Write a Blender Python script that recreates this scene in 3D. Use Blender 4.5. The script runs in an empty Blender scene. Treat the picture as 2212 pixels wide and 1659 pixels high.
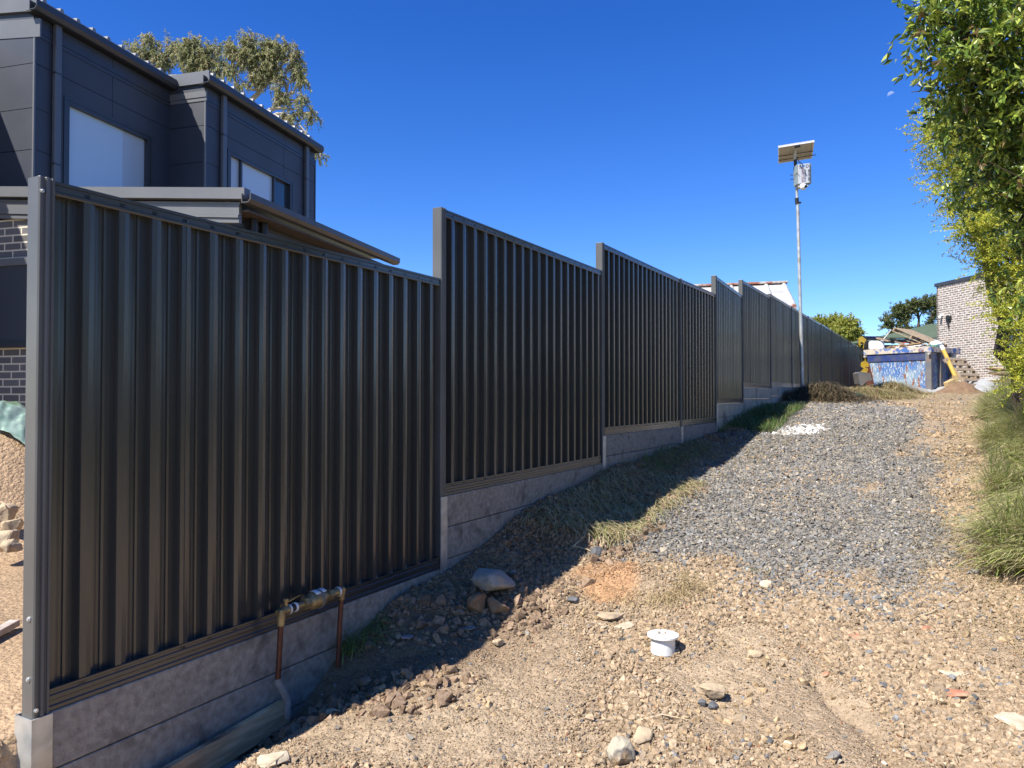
import bpy, bmesh, math, random
import numpy as np
from mathutils import Vector, Matrix
random.seed(7); RNG = np.random.default_rng(7)
R = math.radians
scene = bpy.context.scene
COL = scene.collection
# ------------------------------------------------------------------ camera, sky, sun, exposure
EYE = 1.6; FPX = 1582.0; W0, H0 = 2212.0, 1659.0; HOR = 858.0
PITCH = math.atan((HOR - H0 / 2) / FPX)
cd = bpy.data.cameras.new('camera'); cam = bpy.data.objects.new('camera', cd); COL.objects.link(cam)
cam.location = (0, 0, EYE); cam.rotation_euler = (R(90) + PITCH, 0, 0)
cd.sensor_width = 36; cd.lens = 36 * FPX / W0; cd.clip_start = 0.05; cd.clip_end = 6000
scene.camera = cam
SUN_TO = Vector((-.65, -.535, 1.0)).normalized()
SUN_EL = math.asin(SUN_TO.z)
world = bpy.data.worlds.new("World"); scene.world = world; world.use_nodes = True
wn = world.node_tree; wn.nodes.clear()
sky = wn.nodes.new('ShaderNodeTexSky'); sky.sky_type = 'NISHITA'; sky.sun_disc = False
sky.sun_elevation = SUN_EL; sky.sun_rotation = math.atan2(SUN_TO.x, SUN_TO.y)
sky.altitude = 300; sky.air_density = 1.0; sky.dust_density = 0.0; sky.ozone_density = 3.2
hs = wn.nodes.new('ShaderNodeHueSaturation'); hs.inputs['Saturation'].default_value = 1.30; hs.inputs['Hue'].default_value = .508
hs.inputs['Value'].default_value = 1.0
bgn = wn.nodes.new('ShaderNodeBackground'); bgn.inputs['Strength'].default_value = 0.1
wo = wn.nodes.new('ShaderNodeOutputWorld')
wn.links.new(sky.outputs[0], hs.inputs['Color']); tn = wn.nodes.new('ShaderNodeMix'); tn.data_type = 'RGBA'; tn.blend_type = 'MULTIPLY'; tn.inputs[0].default_value = 1; pass
tcw = wn.nodes.new('ShaderNodeTexCoord'); sx = wn.nodes.new('ShaderNodeSeparateXYZ'); wn.links.new(tcw.outputs['Generated'], sx.inputs[0])
mrw = wn.nodes.new('ShaderNodeMapRange'); mrw.inputs[1].default_value = 0.0; mrw.inputs[2].default_value = .45; wn.links.new(sx.outputs[2], mrw.inputs[0])
tw = wn.nodes.new('ShaderNodeMix'); tw.data_type = 'RGBA'; wn.links.new(mrw.outputs[0], tw.inputs[0]); tw.inputs[6].default_value = (.74, .86, 1.10, 1); tw.inputs[7].default_value = (.50, .70, 1.02, 1)
dts = wn.nodes.new('ShaderNodeVectorMath'); dts.operation = 'DOT_PRODUCT'; dts.inputs[1].default_value = (SUN_TO.x, SUN_TO.y, 0); wn.links.new(tcw.outputs['Generated'], dts.inputs[0])
ms_ = wn.nodes.new('ShaderNodeMapRange'); ms_.inputs[1].default_value = -.05; ms_.inputs[2].default_value = .45; wn.links.new(dts.outputs['Value'], ms_.inputs[0])
tw2 = wn.nodes.new('ShaderNodeMix'); tw2.data_type = 'RGBA'; wn.links.new(ms_.outputs[0], tw2.inputs[0]); wn.links.new(tw.outputs[2], tw2.inputs[6]); tw2.inputs[7].default_value = (1.15, 1.0, .95, 1); wn.links.new(tw2.outputs[2], tn.inputs[7])
wn.links.new(hs.outputs[0], tn.inputs[6]); wn.links.new(tn.outputs[2], bgn.inputs[0]); wn.links.new(bgn.outputs[0], wo.inputs[0])
sd = bpy.data.lights.new('sun', 'SUN'); sd.energy = 4.6; sd.angle = R(.53); sd.color = (1, .94, .84)
sun = bpy.data.objects.new('sun', sd); COL.objects.link(sun)
sun.rotation_euler = (-SUN_TO).to_track_quat('-Z', 'Y').to_euler()
scene.view_settings.view_transform = 'Standard'; scene.view_settings.look = 'None'
scene.view_settings.exposure = 0.92; scene.view_settings.gamma = 1.0
scene.cycles.max_bounces = 8; scene.cycles.diffuse_bounces = 4; scene.cycles.transparent_max_bounces = 12

# ------------------------------------------------------------------ helpers
cP, sP = math.cos(PITCH), math.sin(PITCH)
def ray(px, py):
    a = (px - W0 / 2) / FPX; b = (H0 / 2 - py) / FPX
    v = Vector((a, cP - b * sP, sP + b * cP)); return v / v.y
def P(px, py, dep): return Vector((0, 0, EYE)) + ray(px, py) * dep
def tag(o, label=None, cat=None, group=None, kind=None):
    if label: o['label'] = label
    if cat: o['category'] = cat
    if group: o['group'] = group
    if kind: o['kind'] = kind
    return o
def empty(name, loc, label, cat, group=None, rz=0):
    o = bpy.data.objects.new(name, None); COL.objects.link(o); o.location = loc; o.rotation_euler = (0, 0, rz)
    o.empty_display_size = .1
    return tag(o, label, cat, group)
def link(name, me, mat, parent=None, world_coords=True):
    o = bpy.data.objects.new(name, me); COL.objects.link(o)
    if mat is not None:
        for m_ in (mat if isinstance(mat, (list, tuple)) else [mat]): me.materials.append(m_)
    if parent is not None:
        o.parent = parent
        if world_coords and parent.parent is None:
            o.matrix_parent_inverse = Matrix.LocRotScale(parent.location, parent.rotation_euler, parent.scale).inverted()
    return o
def npmesh(name, V, F, smooth=False, colors=None, attrs=None):
    """V (n,3); F (m,k) one polygon size; colors per vertex (n,3)"""
    me = bpy.data.meshes.new(name); V = np.asarray(V, np.float32); F = np.asarray(F, np.int32)
    me.vertices.add(len(V)); me.vertices.foreach_set('co', V.ravel())
    k = F.shape[1]; me.loops.add(F.size); me.loops.foreach_set('vertex_index', F.ravel())
    me.polygons.add(len(F)); me.polygons.foreach_set('loop_start', np.arange(0, F.size, k, dtype=np.int32))
    me.polygons.foreach_set('loop_total', np.full(len(F), k, np.int32))
    me.polygons.foreach_set('use_smooth', np.full(len(F), smooth))
    if colors is not None:
        ca = me.attributes.new('col', 'FLOAT_COLOR', 'POINT')
        c4 = np.ones((len(V), 4), np.float32); c4[:, :3] = colors; ca.data.foreach_set('color', c4.ravel())
    for an, av in (attrs or {}).items():
        at = me.attributes.new(an, 'FLOAT', 'POINT'); at.data.foreach_set('value', np.asarray(av, np.float32))
    me.update(); me.validate(); return me
class MB:
    """collects boxes, prisms and tubes into one mesh"""
    def __init__(s): s.v = []; s.f = []
    def add(s, vs, fs):
        n = len(s.v); s.v += [tuple(v) for v in vs]; s.f += [tuple(i + n for i in f) for f in fs]; return s
    def box(s, o, ax, ay, az):
        """o corner, three edge vectors"""
        o, ax, ay, az = map(Vector, (o, ax, ay, az))
        vs = [o, o + ax, o + ax + ay, o + ay]; vs += [v + az for v in vs]
        fl = ax.cross(ay).dot(az) < 0
        fs = [(0, 3, 2, 1), (4, 5, 6, 7), (0, 1, 5, 4), (1, 2, 6, 5), (2, 3, 7, 6), (3, 0, 4, 7)]
        if fl: fs = [f[::-1] for f in fs]
        return s.add(vs, fs)
    def cbox(s, c, ax, ay, az): c, ax, ay, az = map(Vector, (c, ax, ay, az)); return s.box(c - (ax + ay + az) / 2, ax, ay, az)
    def ext(s, prof, o, u, v, w, closed=True, caps=True):
        """profile [(a,b)] in u,v swept by w"""
        o, u, v, w = map(Vector, (o, u, v, w)); n = len(prof)
        vs = [o + u * a + v * b for a, b in prof]; vs += [p + w for p in vs]
        fs = [(i, (i + 1) % n, (i + 1) % n + n, i + n) for i in range(n if closed else n - 1)]
        if closed and caps: fs += [tuple(range(n))[::-1], tuple(range(n, 2 * n))]
        return s.add(vs, fs)
    def tube(s, pts, rad, sides=10, caps=True):
        pts = [Vector(p) for p in pts]; n = len(pts)
        if not hasattr(rad, '__len__'): rad = [rad] * n
        T = [(pts[min(i + 1, n - 1)] - pts[max(i - 1, 0)]).normalized() for i in range(n)]
        up = Vector((0, 0, 1)) if abs(T[0].z) < .9 else Vector((1, 0, 0))
        a = T[0].cross(up).normalized(); vs = []
        for i in range(n):
            a = (a - T[i] * a.dot(T[i])).normalized(); b = T[i].cross(a)
            for k in range(sides):
                t = 2 * math.pi * k / sides; vs.append(pts[i] + (a * math.cos(t) + b * math.sin(t)) * rad[i])
        fs = [(i * sides + k, i * sides + (k + 1) % sides, (i + 1) * sides + (k + 1) % sides, (i + 1) * sides + k) for i in range(n - 1) for k in range(sides)]
        if caps: fs += [tuple(range(sides))[::-1], tuple((n - 1) * sides + k for k in range(sides))]
        return s.add(vs, fs)
    def build(s, name, mat, parent=None, bevel=0, smooth=False, label=None, segs=2):
        me = bpy.data.meshes.new(name); me.from_pydata(s.v, [], s.f); me.update()
        if bevel or True:
            bm = bmesh.new(); bm.from_mesh(me); bmesh.ops.recalc_face_normals(bm, faces=bm.faces)
            bm.to_mesh(me); bm.free()
        if smooth:
            for p in me.polygons: p.use_smooth = True
        o = link(name, me, mat, parent)
        if smooth:
            try: me.set_sharp_from_angle(angle=R(40))
            except Exception: pass
        if bevel:
            b = o.modifiers.new('bevel', 'BEVEL'); b.width = bevel; b.segments = segs; b.limit_method = 'ANGLE'; b.angle_limit = R(35)
        if label: o['label'] = label
        return o
def col4(c): return (c[0], c[1], c[2], 1)
def mat(name, c1, c2=None, rough=.7, metal=0, scale=8, bump=0, bscale=40, detail=6, spec=None, attr=False, roughvar=0, lo=.35, hi=.65, c3=None, s3=2, lo3=.55, hi3=.7, stretch=None, trans=0):
    m = bpy.data.materials.new(name); m.use_nodes = True; nt = m.node_tree; N = nt.nodes; L = nt.links
    b = N['Principled BSDF']; b.inputs['Roughness'].default_value = rough; b.inputs['Metallic'].default_value = metal
    if spec is not None: b.inputs['Specular IOR Level'].default_value = spec
    tc = N.new('ShaderNodeTexCoord'); vec = tc.outputs['Object']
    if stretch:
        mp = N.new('ShaderNodeMapping'); mp.inputs['Scale'].default_value = stretch; L.new(vec, mp.inputs[0]); vec = mp.outputs[0]
    def noise(sc, det=detail):
        n = N.new('ShaderNodeTexNoise'); n.inputs['Scale'].default_value = sc; n.inputs['Detail'].default_value = det
        L.new(vec, n.inputs['Vector']); return n.outputs['Fac']
    def ramp(f, a, z):
        r = N.new('ShaderNodeMapRange'); r.inputs[1].default_value = a; r.inputs[2].default_value = z; L.new(f, r.inputs[0]); return r.outputs[0]
    def mix(f, a, c, mode='MIX'):
        x = N.new('ShaderNodeMix'); x.data_type = 'RGBA'; x.blend_type = mode
        if isinstance(f, (int, float)): x.inputs[0].default_value = f
        else: L.new(f, x.inputs[0])
        for s_, v_ in ((x.inputs[6], a), (x.inputs[7], c)):
            if isinstance(v_, tuple): s_.default_value = col4(v_)
            else: L.new(v_, s_)
        return x.outputs[2]
    out = None
    if attr:
        at = N.new('ShaderNodeAttribute'); at.attribute_name = 'col'; out = at.outputs['Color']
        if c2: out = mix(ramp(noise(scale), lo, hi), out, mix(1.0, out, c2, 'MULTIPLY'))
    elif c2: out = mix(ramp(noise(scale), lo, hi), c1, c2)
    if c3 is not None: out = mix(ramp(noise(s3), lo3, hi3), out if out is not None else c1, c3)
    if out is None: b.inputs['Base Color'].default_value = col4(c1)
    else: L.new(out, b.inputs['Base Color'])
    if roughvar:
        rr = N.new('ShaderNodeMapRange'); rr.inputs[3].default_value = rough - roughvar; rr.inputs[4].default_value = rough + roughvar
        L.new(noise(scale * 1.7), rr.inputs[0]); L.new(rr.outputs[0], b.inputs['Roughness'])
    if bump:
        bp = N.new('ShaderNodeBump'); bp.inputs['Strength'].default_value = 1; bp.inputs['Distance'].default_value = bump
        L.new(noise(bscale), bp.inputs['Height']); L.new(bp.outputs[0], b.inputs['Normal'])
    if trans:
        tr = N.new('ShaderNodeBsdfTranslucent'); ms = N.new('ShaderNodeMixShader'); ms.inputs[0].default_value = trans
        if out is not None: L.new(out, tr.inputs[0])
        else: tr.inputs[0].default_value = col4(c1)
        L.new(b.outputs[0], ms.inputs[1]); L.new(tr.outputs[0], ms.inputs[2]); L.new(ms.outputs[0], N['Material Output'].inputs[0])
    return m
def brickmat(name, bw, bh, cols, mortar, msize, rough=.85, u='ALONG', white=None, wlo=.5, whi=.62):
    """brick pattern in uv-like local coords (x along wall, z up)"""
    m = bpy.data.materials.new(name); m.use_nodes = True; nt = m.node_tree; N = nt.nodes; L = nt.links; b = N['Principled BSDF']
    b.inputs['Roughness'].default_value = rough
    at = N.new('ShaderNodeUVMap'); br = N.new('ShaderNodeTexBrick')
    br.inputs['Scale'].default_value = 1; br.inputs['Brick Width'].default_value = bw; br.inputs['Row Height'].default_value = bh
    br.inputs['Mortar Size'].default_value = msize; br.inputs['Mortar Smooth'].default_value = .15; br.inputs['Bias'].default_value = 0
    br.inputs['Color1'].default_value = (0, 0, 0, 1); br.inputs['Color2'].default_value = (1, 1, 1, 1); br.inputs['Mortar'].default_value = (0, 0, 0, 1)
    nz = N.new('ShaderNodeTexNoise'); nz.inputs['Scale'].default_value = 9; L.new(at.outputs[0], nz.inputs[0])
    va = N.new('ShaderNodeVectorMath'); va.operation = 'SCALE'; va.inputs['Scale'].default_value = .003
    L.new(nz.outputs['Color'], va.inputs[0]); vb = N.new('ShaderNodeVectorMath'); vb.operation = 'ADD'; L.new(at.outputs[0], vb.inputs[0]); L.new(va.outputs[0], vb.inputs[1])
    L.new(vb.outputs[0], br.inputs['Vector'])
    rp = N.new('ShaderNodeValToRGB'); rp.color_ramp.interpolation = 'LINEAR'
    el = rp.color_ramp.elements
    for i, c in enumerate(cols):
        if i < 2: e = el[i]; e.position = i / (len(cols) - 1)
        else: e = el.new(i / (len(cols) - 1))
        e.position = i / (len(cols) - 1) if i else 0
        e.color = col4(c)
    L.new(br.outputs['Color'], rp.inputs[0]); cur = rp.outputs[0]
    n2 = N.new('ShaderNodeTexNoise'); n2.inputs['Scale'].default_value = 28; n2.inputs['Detail'].default_value = 8; L.new(at.outputs[0], n2.inputs[0])
    mr = N.new('ShaderNodeMapRange'); mr.inputs[3].default_value = .75; mr.inputs[4].default_value = 1.25; L.new(n2.outputs[0], mr.inputs[0])
    mu = N.new('ShaderNodeVectorMath'); mu.operation = 'SCALE'; L.new(cur, mu.inputs[0]); L.new(mr.outputs[0], mu.inputs['Scale']); cur = mu.outputs[0]
    if white:
        n3 = N.new('ShaderNodeTexNoise'); n3.inputs['Scale'].default_value = 11; n3.inputs['Detail'].default_value = 9; L.new(at.outputs[0], n3.inputs[0])
        m3 = N.new('ShaderNodeMapRange'); m3.inputs[1].default_value = wlo; m3.inputs[2].default_value = whi; L.new(n3.outputs[0], m3.inputs[0])
        x = N.new('ShaderNodeMix'); x.data_type = 'RGBA'; L.new(m3.outputs[0], x.inputs[0]); L.new(cur, x.inputs[6]); x.inputs[7].default_value = col4(white); cur = x.outputs[2]
    x = N.new('ShaderNodeMix'); x.data_type = 'RGBA'; L.new(br.outputs['Fac'], x.inputs[0]); L.new(cur, x.inputs[6]); x.inputs[7].default_value = col4(mortar)
    L.new(x.outputs[2], b.inputs['Base Color'])
    bp = N.new('ShaderNodeBump'); bp.invert = True; bp.inputs['Distance'].default_value = .006; L.new(br.outputs['Fac'], bp.inputs['Height']); L.new(bp.outputs[0], b.inputs['Normal'])
    return m
def quad_uv(name, corners, uvs, mat_, parent=None, thick=.1):
    """wall slab with uv in metres on every face; corners ccw seen from outside"""
    c = [Vector(p) for p in corners]; n = (c[1] - c[0]).cross(c[3] - c[0]).normalized() * -thick
    me = bpy.data.meshes.new(name); vs = c + [p + n for p in c]
    fs = [(0, 1, 2, 3), (7, 6, 5, 4), (1, 0, 4, 5), (2, 1, 5, 6), (3, 2, 6, 7), (0, 3, 7, 4)]
    me.from_pydata([tuple(v) for v in vs], [], fs); uv = me.uv_layers.new(name='UVMap')
    U = [Vector(u) for u in uvs]; U8 = U + [u + Vector((.1, .0)) for u in U]
    for p in me.polygons:
        for li in p.loop_indices: uv.data[li].uv = U8[me.loops[li].vertex_index]
    return link(name, me, mat_, parent)

# value noise (numpy)
def vnoise(x, y, seed=0):
    x = np.asarray(x, np.float64); y = np.asarray(y, np.float64)
    xi = np.floor(x).astype(np.int64); yi = np.floor(y).astype(np.int64); fx = x - xi; fy = y - yi
    fx = fx * fx * (3 - 2 * fx); fy = fy * fy * (3 - 2 * fy)
    def h(a, b):
        n = (a * 374761393 + b * 668265263 + seed * 1442695041) & 0xffffffff
        n = ((n ^ (n >> 13)) * 1274126177) & 0xffffffff; n = n ^ (n >> 16)
        return (n & 0xffff) / 65535.0
    return (h(xi, yi) * (1 - fx) + h(xi + 1, yi) * fx) * (1 - fy) + (h(xi, yi + 1) * (1 - fx) + h(xi + 1, yi + 1) * fx) * fy - .5
def fbm(x, y, sc, octs=4, seed=0, gain=.5):
    s = 0; a = 1
    for i in range(octs):
        s = s + a * vnoise(x * sc * 2 ** i + 17.3 * i, y * sc * 2 ** i - 9.1 * i, seed + i); a *= gain
    return s
def sstep(a, b, x): t = np.clip((x - a) / (b - a), 0, 1); return t * t * (3 - 2 * t)

# ------------------------------------------------------------------ fence line
D29 = lambda deg: (math.sin(R(deg)), math.cos(R(deg)))
posts = [(-1.60, 2.48), (-.455, 4.59), (.83, 6.86), (2.045, 8.96), (2.85, 10.3), (3.86, 12.32)]
a_ = D29(30.3)
for k in range(10): posts.append((posts[-1][0] + a_[0] * 2.38, posts[-1][1] + a_[1] * 2.38))
zb = [.54, .985, 1.245, 1.25, 1.51, 1.775, 1.83, 1.84, 1.85, 1.87, 1.86, 1.86, 1.86, 1.86, 1.85]
PX = np.array([-6.2] + [p[0] for p in posts] + [posts[-1][0] + a_[0] * 100]); PY = np.array([-6.0] + [p[1] for p in posts] + [posts[-1][1] + a_[1] * 100])
PX[0] = posts[0][0] - .478 * 12; PY[0] = posts[0][1] - .878 * 12
def fence_x(y): return np.interp(y, PY, PX)
GY = np.array([-20, 0, 2.6, 3.4, 5, 7, 10, 13, 16, 20, 24, 30, 60, 400.]); GZ = np.array([-1.2, -.08, .22, .30, .46, .72, 1.08, 1.36, 1.57, 1.77, 1.88, 1.98, 2.1, 2.1])
CY = np.array([-20, 1.5, 2.7, 3.1, 3.5, 3.72, 4.1, 4.6, 5.35, 6.9, 8.5, 11, 16, 400.]); CZ = np.array([0, -.15, -.22, -.24, -.20, -.06, .04, .09, .20, .19, .10, -.02, 0, 0.])
def bank(x, y):
    """right hand grass bank: distance in from its foot line"""
    yy = np.array([-10, 2.0, 3.6, 4.4, 5.2, 7.5, 12.5, 17, 24, 60]); xx = np.array([3.2, 3.25, 3.40, 3.28, 3.46, 4.90, 8.1, 11.6, 20, 60])
    return x - np.interp(y, yy, xx)
def ground_z(x, y, fine=True):
    x = np.asarray(x, float); y = np.asarray(y, float)
    p = (x - fence_x(y)) * .87
    g = np.interp(y, GY, GZ)
    g = g + np.interp(y, CY, CZ) * np.exp(-np.clip(p, 0, None) ** 2 / .10)
    b = bank(x, y); g = g + np.where(y < 21, 1.0 * sstep(0, 2.2, b) + .12 * sstep(-.2, .3, b), 0)
    g = g + .035 * fbm(x, y, .7, 3, 5) * sstep(0, .4, p)
    # soil mounds
    for cx, cy, rx, ry, h in ((.72, 4.56, .30, .20, .11), (-.02, 4.35, .20, .30, .07), (.55, 5.6, .5, .5, .08), (-.55, 4.05, .25, .3, .06), (1.15, 6.6, .55, .7, .06),
                              (6.6, 15.6, .7, .5, .10), (8.4, 17.0, 1.0, .6, .05)):
        g = g + h * np.exp(-((x - cx) / rx) ** 2 - ((y - cy) / ry) ** 2) * (1 if True else 0)
    if fine:
        near = 1 - sstep(7, 14, y)
        g = g + near * sstep(0, .15, p) * (.030 * fbm(x, y, 2.6, 3, 11) + .018 * fbm(x, y, 12, 3, 21))
        # rut where the loose clods lie
        rx_ = 1.42 + .12 * (y - 3.0) + .05 * np.sin(y * 7); g = g - .055 * np.exp(-((x - rx_) / .055) ** 2) * (1 - sstep(3.4, 3.8, y)) - .022 * np.exp(-((x - .35 - .3 * (y - 3)) / .14) ** 2) * (1 - sstep(3.6, 4.4, y)) - .03 * np.exp(-((x - 2.35 - .42 * (y - 3)) / .16) ** 2) * (1 - sstep(8, 12, y))
    yard = np.interp(y, [-20, 8, 10, 14, 20, 400], [.47, .47, .75, 1.1, 1.5, 1.6]) + .05 * fbm(x, y, 1.3, 3, 3) * sstep(.1, .6, -p)
    yard = yard + .95 * np.exp(-((x + 4.45) / .75) ** 2 - ((y - 6.5) / .9) ** 2)
    s = sstep(-.05, -.02, p)
    return yard * (1 - s) + g * s
def gz(x, y): return float(ground_z(np.array([x]), np.array([y]))[0])
def hit(px, py, far=60):
    r = ray(px, py); ds = np.linspace(1.5, far, 6000)
    z = ground_z(r.x * ds, ds); rz = EYE + r.z * ds
    i = np.argmax(rz < z); d = ds[i] if rz[i] < z[i] else far
    return Vector((r.x * d, d, gz(r.x * d, d)))

# ------------------------------------------------------------------ zones of the ground (world space)
def poly_sd(x, y, poly):
    """signed distance, positive inside"""
    x = np.asarray(x); y = np.asarray(y); ins = np.zeros(x.shape, bool); dm = np.full(x.shape, 1e9); n = len(poly)
    for i in range(n):
        ax, ay = poly[i]; bx, by = poly[(i + 1) % n]
        c = ((ay > y) != (by > y)); xx = (bx - ax) * (y - ay) / ((by - ay) if by != ay else 1e-9) + ax; ins ^= c & (x < xx)
        t = np.clip(((x - ax) * (bx - ax) + (y - ay) * (by - ay)) / ((bx - ax) ** 2 + (by - ay) ** 2 + 1e-12), 0, 1)
        dm = np.minimum(dm, np.hypot(x - ax - t * (bx - ax), y - ay - t * (by - ay)))
    return np.where(ins, dm, -dm)
def wpoly(pts): return [tuple(hit(a, b)[:2]) for a, b in pts]
GRAVEL = wpoly([(1270, 1185), (1330, 1120), (1420, 1075), (1470, 1025), (1530, 985), (1600, 935), (1690, 893), (1740, 872), (1900, 868), (1965, 885), (2000, 905), (2015, 940),
                (2050, 990), (2050, 1050), (2060, 1120), (2030, 1200), (1990, 1290), (1920, 1345), (1790, 1330), (1730, 1290), (1650, 1315), (1600, 1290), (1500, 1230), (1400, 1190)])
TANS = [wpoly(q) for q in ([(1440, 1255), (1480, 1215), (1560, 1185), (1595, 1215), (1600, 1260), (1560, 1300), (1480, 1300)],
                           [(1900, 1010), (1990, 900), (2040, 900), (2060, 960), (2090, 1060), (2100, 1150), (2060, 1170), (2045, 1040), (1990, 960)],
                           [(1800, 1240), (1880, 1215), (1930, 1250), (1880, 1290), (1820, 1280)], [(1830, 1060), (1900, 1045), (1915, 1080), (1850, 1090)])]
WHITE = wpoly([(1640, 938), (1680, 925), (1740, 918), (1790, 916), (1800, 925), (1760, 934), (1700, 943)])
ORANGE = wpoly([(1235, 1245), (1270, 1215), (1340, 1210), (1395, 1230), (1400, 1270), (1370, 1300), (1290, 1310), (1250, 1280)])
def zones(x, y):
    w = .22 * fbm(x, y, 2.2, 4, 31); w2 = .10 * fbm(x, y, 5, 3, 41)
    g = sstep(-.32, .36, poly_sd(x, y, GRAVEL) + 1.5 * w)
    t = 0
    for q in TANS: t = np.maximum(t, sstep(-.12, .2, poly_sd(x, y, q) + w))
    g = g * (1 - .93 * t)
    rr_ = sstep(.30, .46, (x - np.interp(y, [3, 5, 9, 14], [2.2, 2.6, 4.3, 7.2])) / np.maximum(y, 1) + .05 + .35 * fbm(x, y, 1.3, 3, 35) / np.maximum(y, 1) * 3); g = g * (1 - .55 * rr_)
    wh = sstep(-.1, .15, poly_sd(x, y, WHITE) + w * 1.2)
    orr = sstep(-.05, .09, poly_sd(x, y, ORANGE) + w2)
    shade = sstep(1.0, .3, (x - fence_x(y))) * sstep(4.0, 5.5, y)
    return g, wh, orr, shade

# ------------------------------------------------------------------ materials
M = {}
M['fence'] = mat('dark_grey_steel', (.034, .036, .037), (.046, .047, .046), rough=.23, spec=.85, scale=2.2, roughvar=.07, stretch=(1, 1, .3))
M['post'] = mat('dark_post_steel', (.085, .085, .084), (.105, .106, .107), rough=.36, scale=4, roughvar=.05, spec=.5)
M['galv'] = mat('galvanised_steel', (.42, .44, .45), (.6, .61, .6), rough=.45, metal=.6, scale=14, c3=(.35, .31, .22), s3=4, lo3=.5, hi3=.75)
M['conc'] = mat('grey_concrete', (.22, .20, .175), (.37, .34, .30), rough=.95, spec=.15, scale=34, detail=12, lo=.3, hi=.7, bump=.006, bscale=90, c3=(.15, .135, .12), s3=9, lo3=.55, hi3=.72)
M['conc_tan'] = mat('tan_concrete', (.42, .36, .26), (.52, .46, .34), rough=.9, scale=5, bump=.003, c3=(.25, .2, .14), s3=3, lo3=.58, hi3=.68)
M['clad'] = mat('charcoal_cladding', (.034, .040, .058), (.040, .046, .064), rough=.5, scale=1.5, roughvar=.1, c3=(.048, .053, .069), s3=.8, lo3=.45, hi3=.75)
M['trim'] = mat('grey_metal_trim', (.125, .13, .14), (.14, .145, .155), rough=.4, scale=3)
M['trimd'] = mat('dark_metal_trim', (.035, .038, .046), (.042, .045, .053), rough=.35, scale=3)
M['dark'] = mat('black_joint', (.012, .012, .014), rough=.8)
M['black'] = mat('black_plastic', (.015, .015, .016), rough=.45)
M['soil'] = None
M['white'] = mat('white_plastic', (.78, .79, .80), (.70, .71, .72), rough=.35, scale=10)
M['copper'] = mat('weathered_copper', (.17, .065, .04), (.10, .045, .032), rough=.5, metal=.5, scale=25)
M['brass'] = mat('dull_brass', (.42, .32, .16), (.22, .17, .09), rough=.42, metal=.55, scale=22, roughvar=.1)
M['lead'] = mat('taped_pipe', (.20, .18, .165), (.28, .26, .24), rough=.85, scale=30)
M['wood'] = mat('weathered_timber', (.36, .28, .19), (.25, .19, .13), rough=.85, scale=6, bump=.002, stretch=(6, 6, 1), c3=(.12, .10, .09), s3=2, lo3=.55, hi3=.7)
M['woodl'] = mat('raw_timber', (.50, .36, .20), (.40, .28, .15), rough=.8, scale=6, stretch=(1, 1, 5))
M['woody'] = mat('yellow_timber', (.50, .33, .06), (.42, .27, .05), rough=.7, scale=5, stretch=(1, 1, 3))
M['bark'] = mat('brown_bark', (.10, .075, .055), (.055, .042, .032), rough=.9, scale=14, bump=.01)
M['barkpale'] = mat('pale_gum_bark', (.50, .45, .38), (.34, .30, .25), rough=.7, scale=3)
M['leafg'] = mat('glossy_leaf', (1, 1, 1), rough=.36, attr=True, spec=.6, trans=.36)
M['leafm'] = mat('matt_leaf', (1, 1, 1), rough=.6, attr=True, trans=.42)
M['grass'] = mat('grass_blade', (1, 1, 1), rough=.55, attr=True, trans=.3)
M['stone'] = mat('stone_chip', (1, 1, 1), (.68, .68, .70), rough=.88, spec=.25, attr=True, scale=55, bump=.002, bscale=160)
M['clod'] = mat('soil_clod', (1, 1, 1), (.66, .60, .54), rough=.95, spec=.1, attr=True, scale=60, bump=.003, bscale=150)

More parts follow.
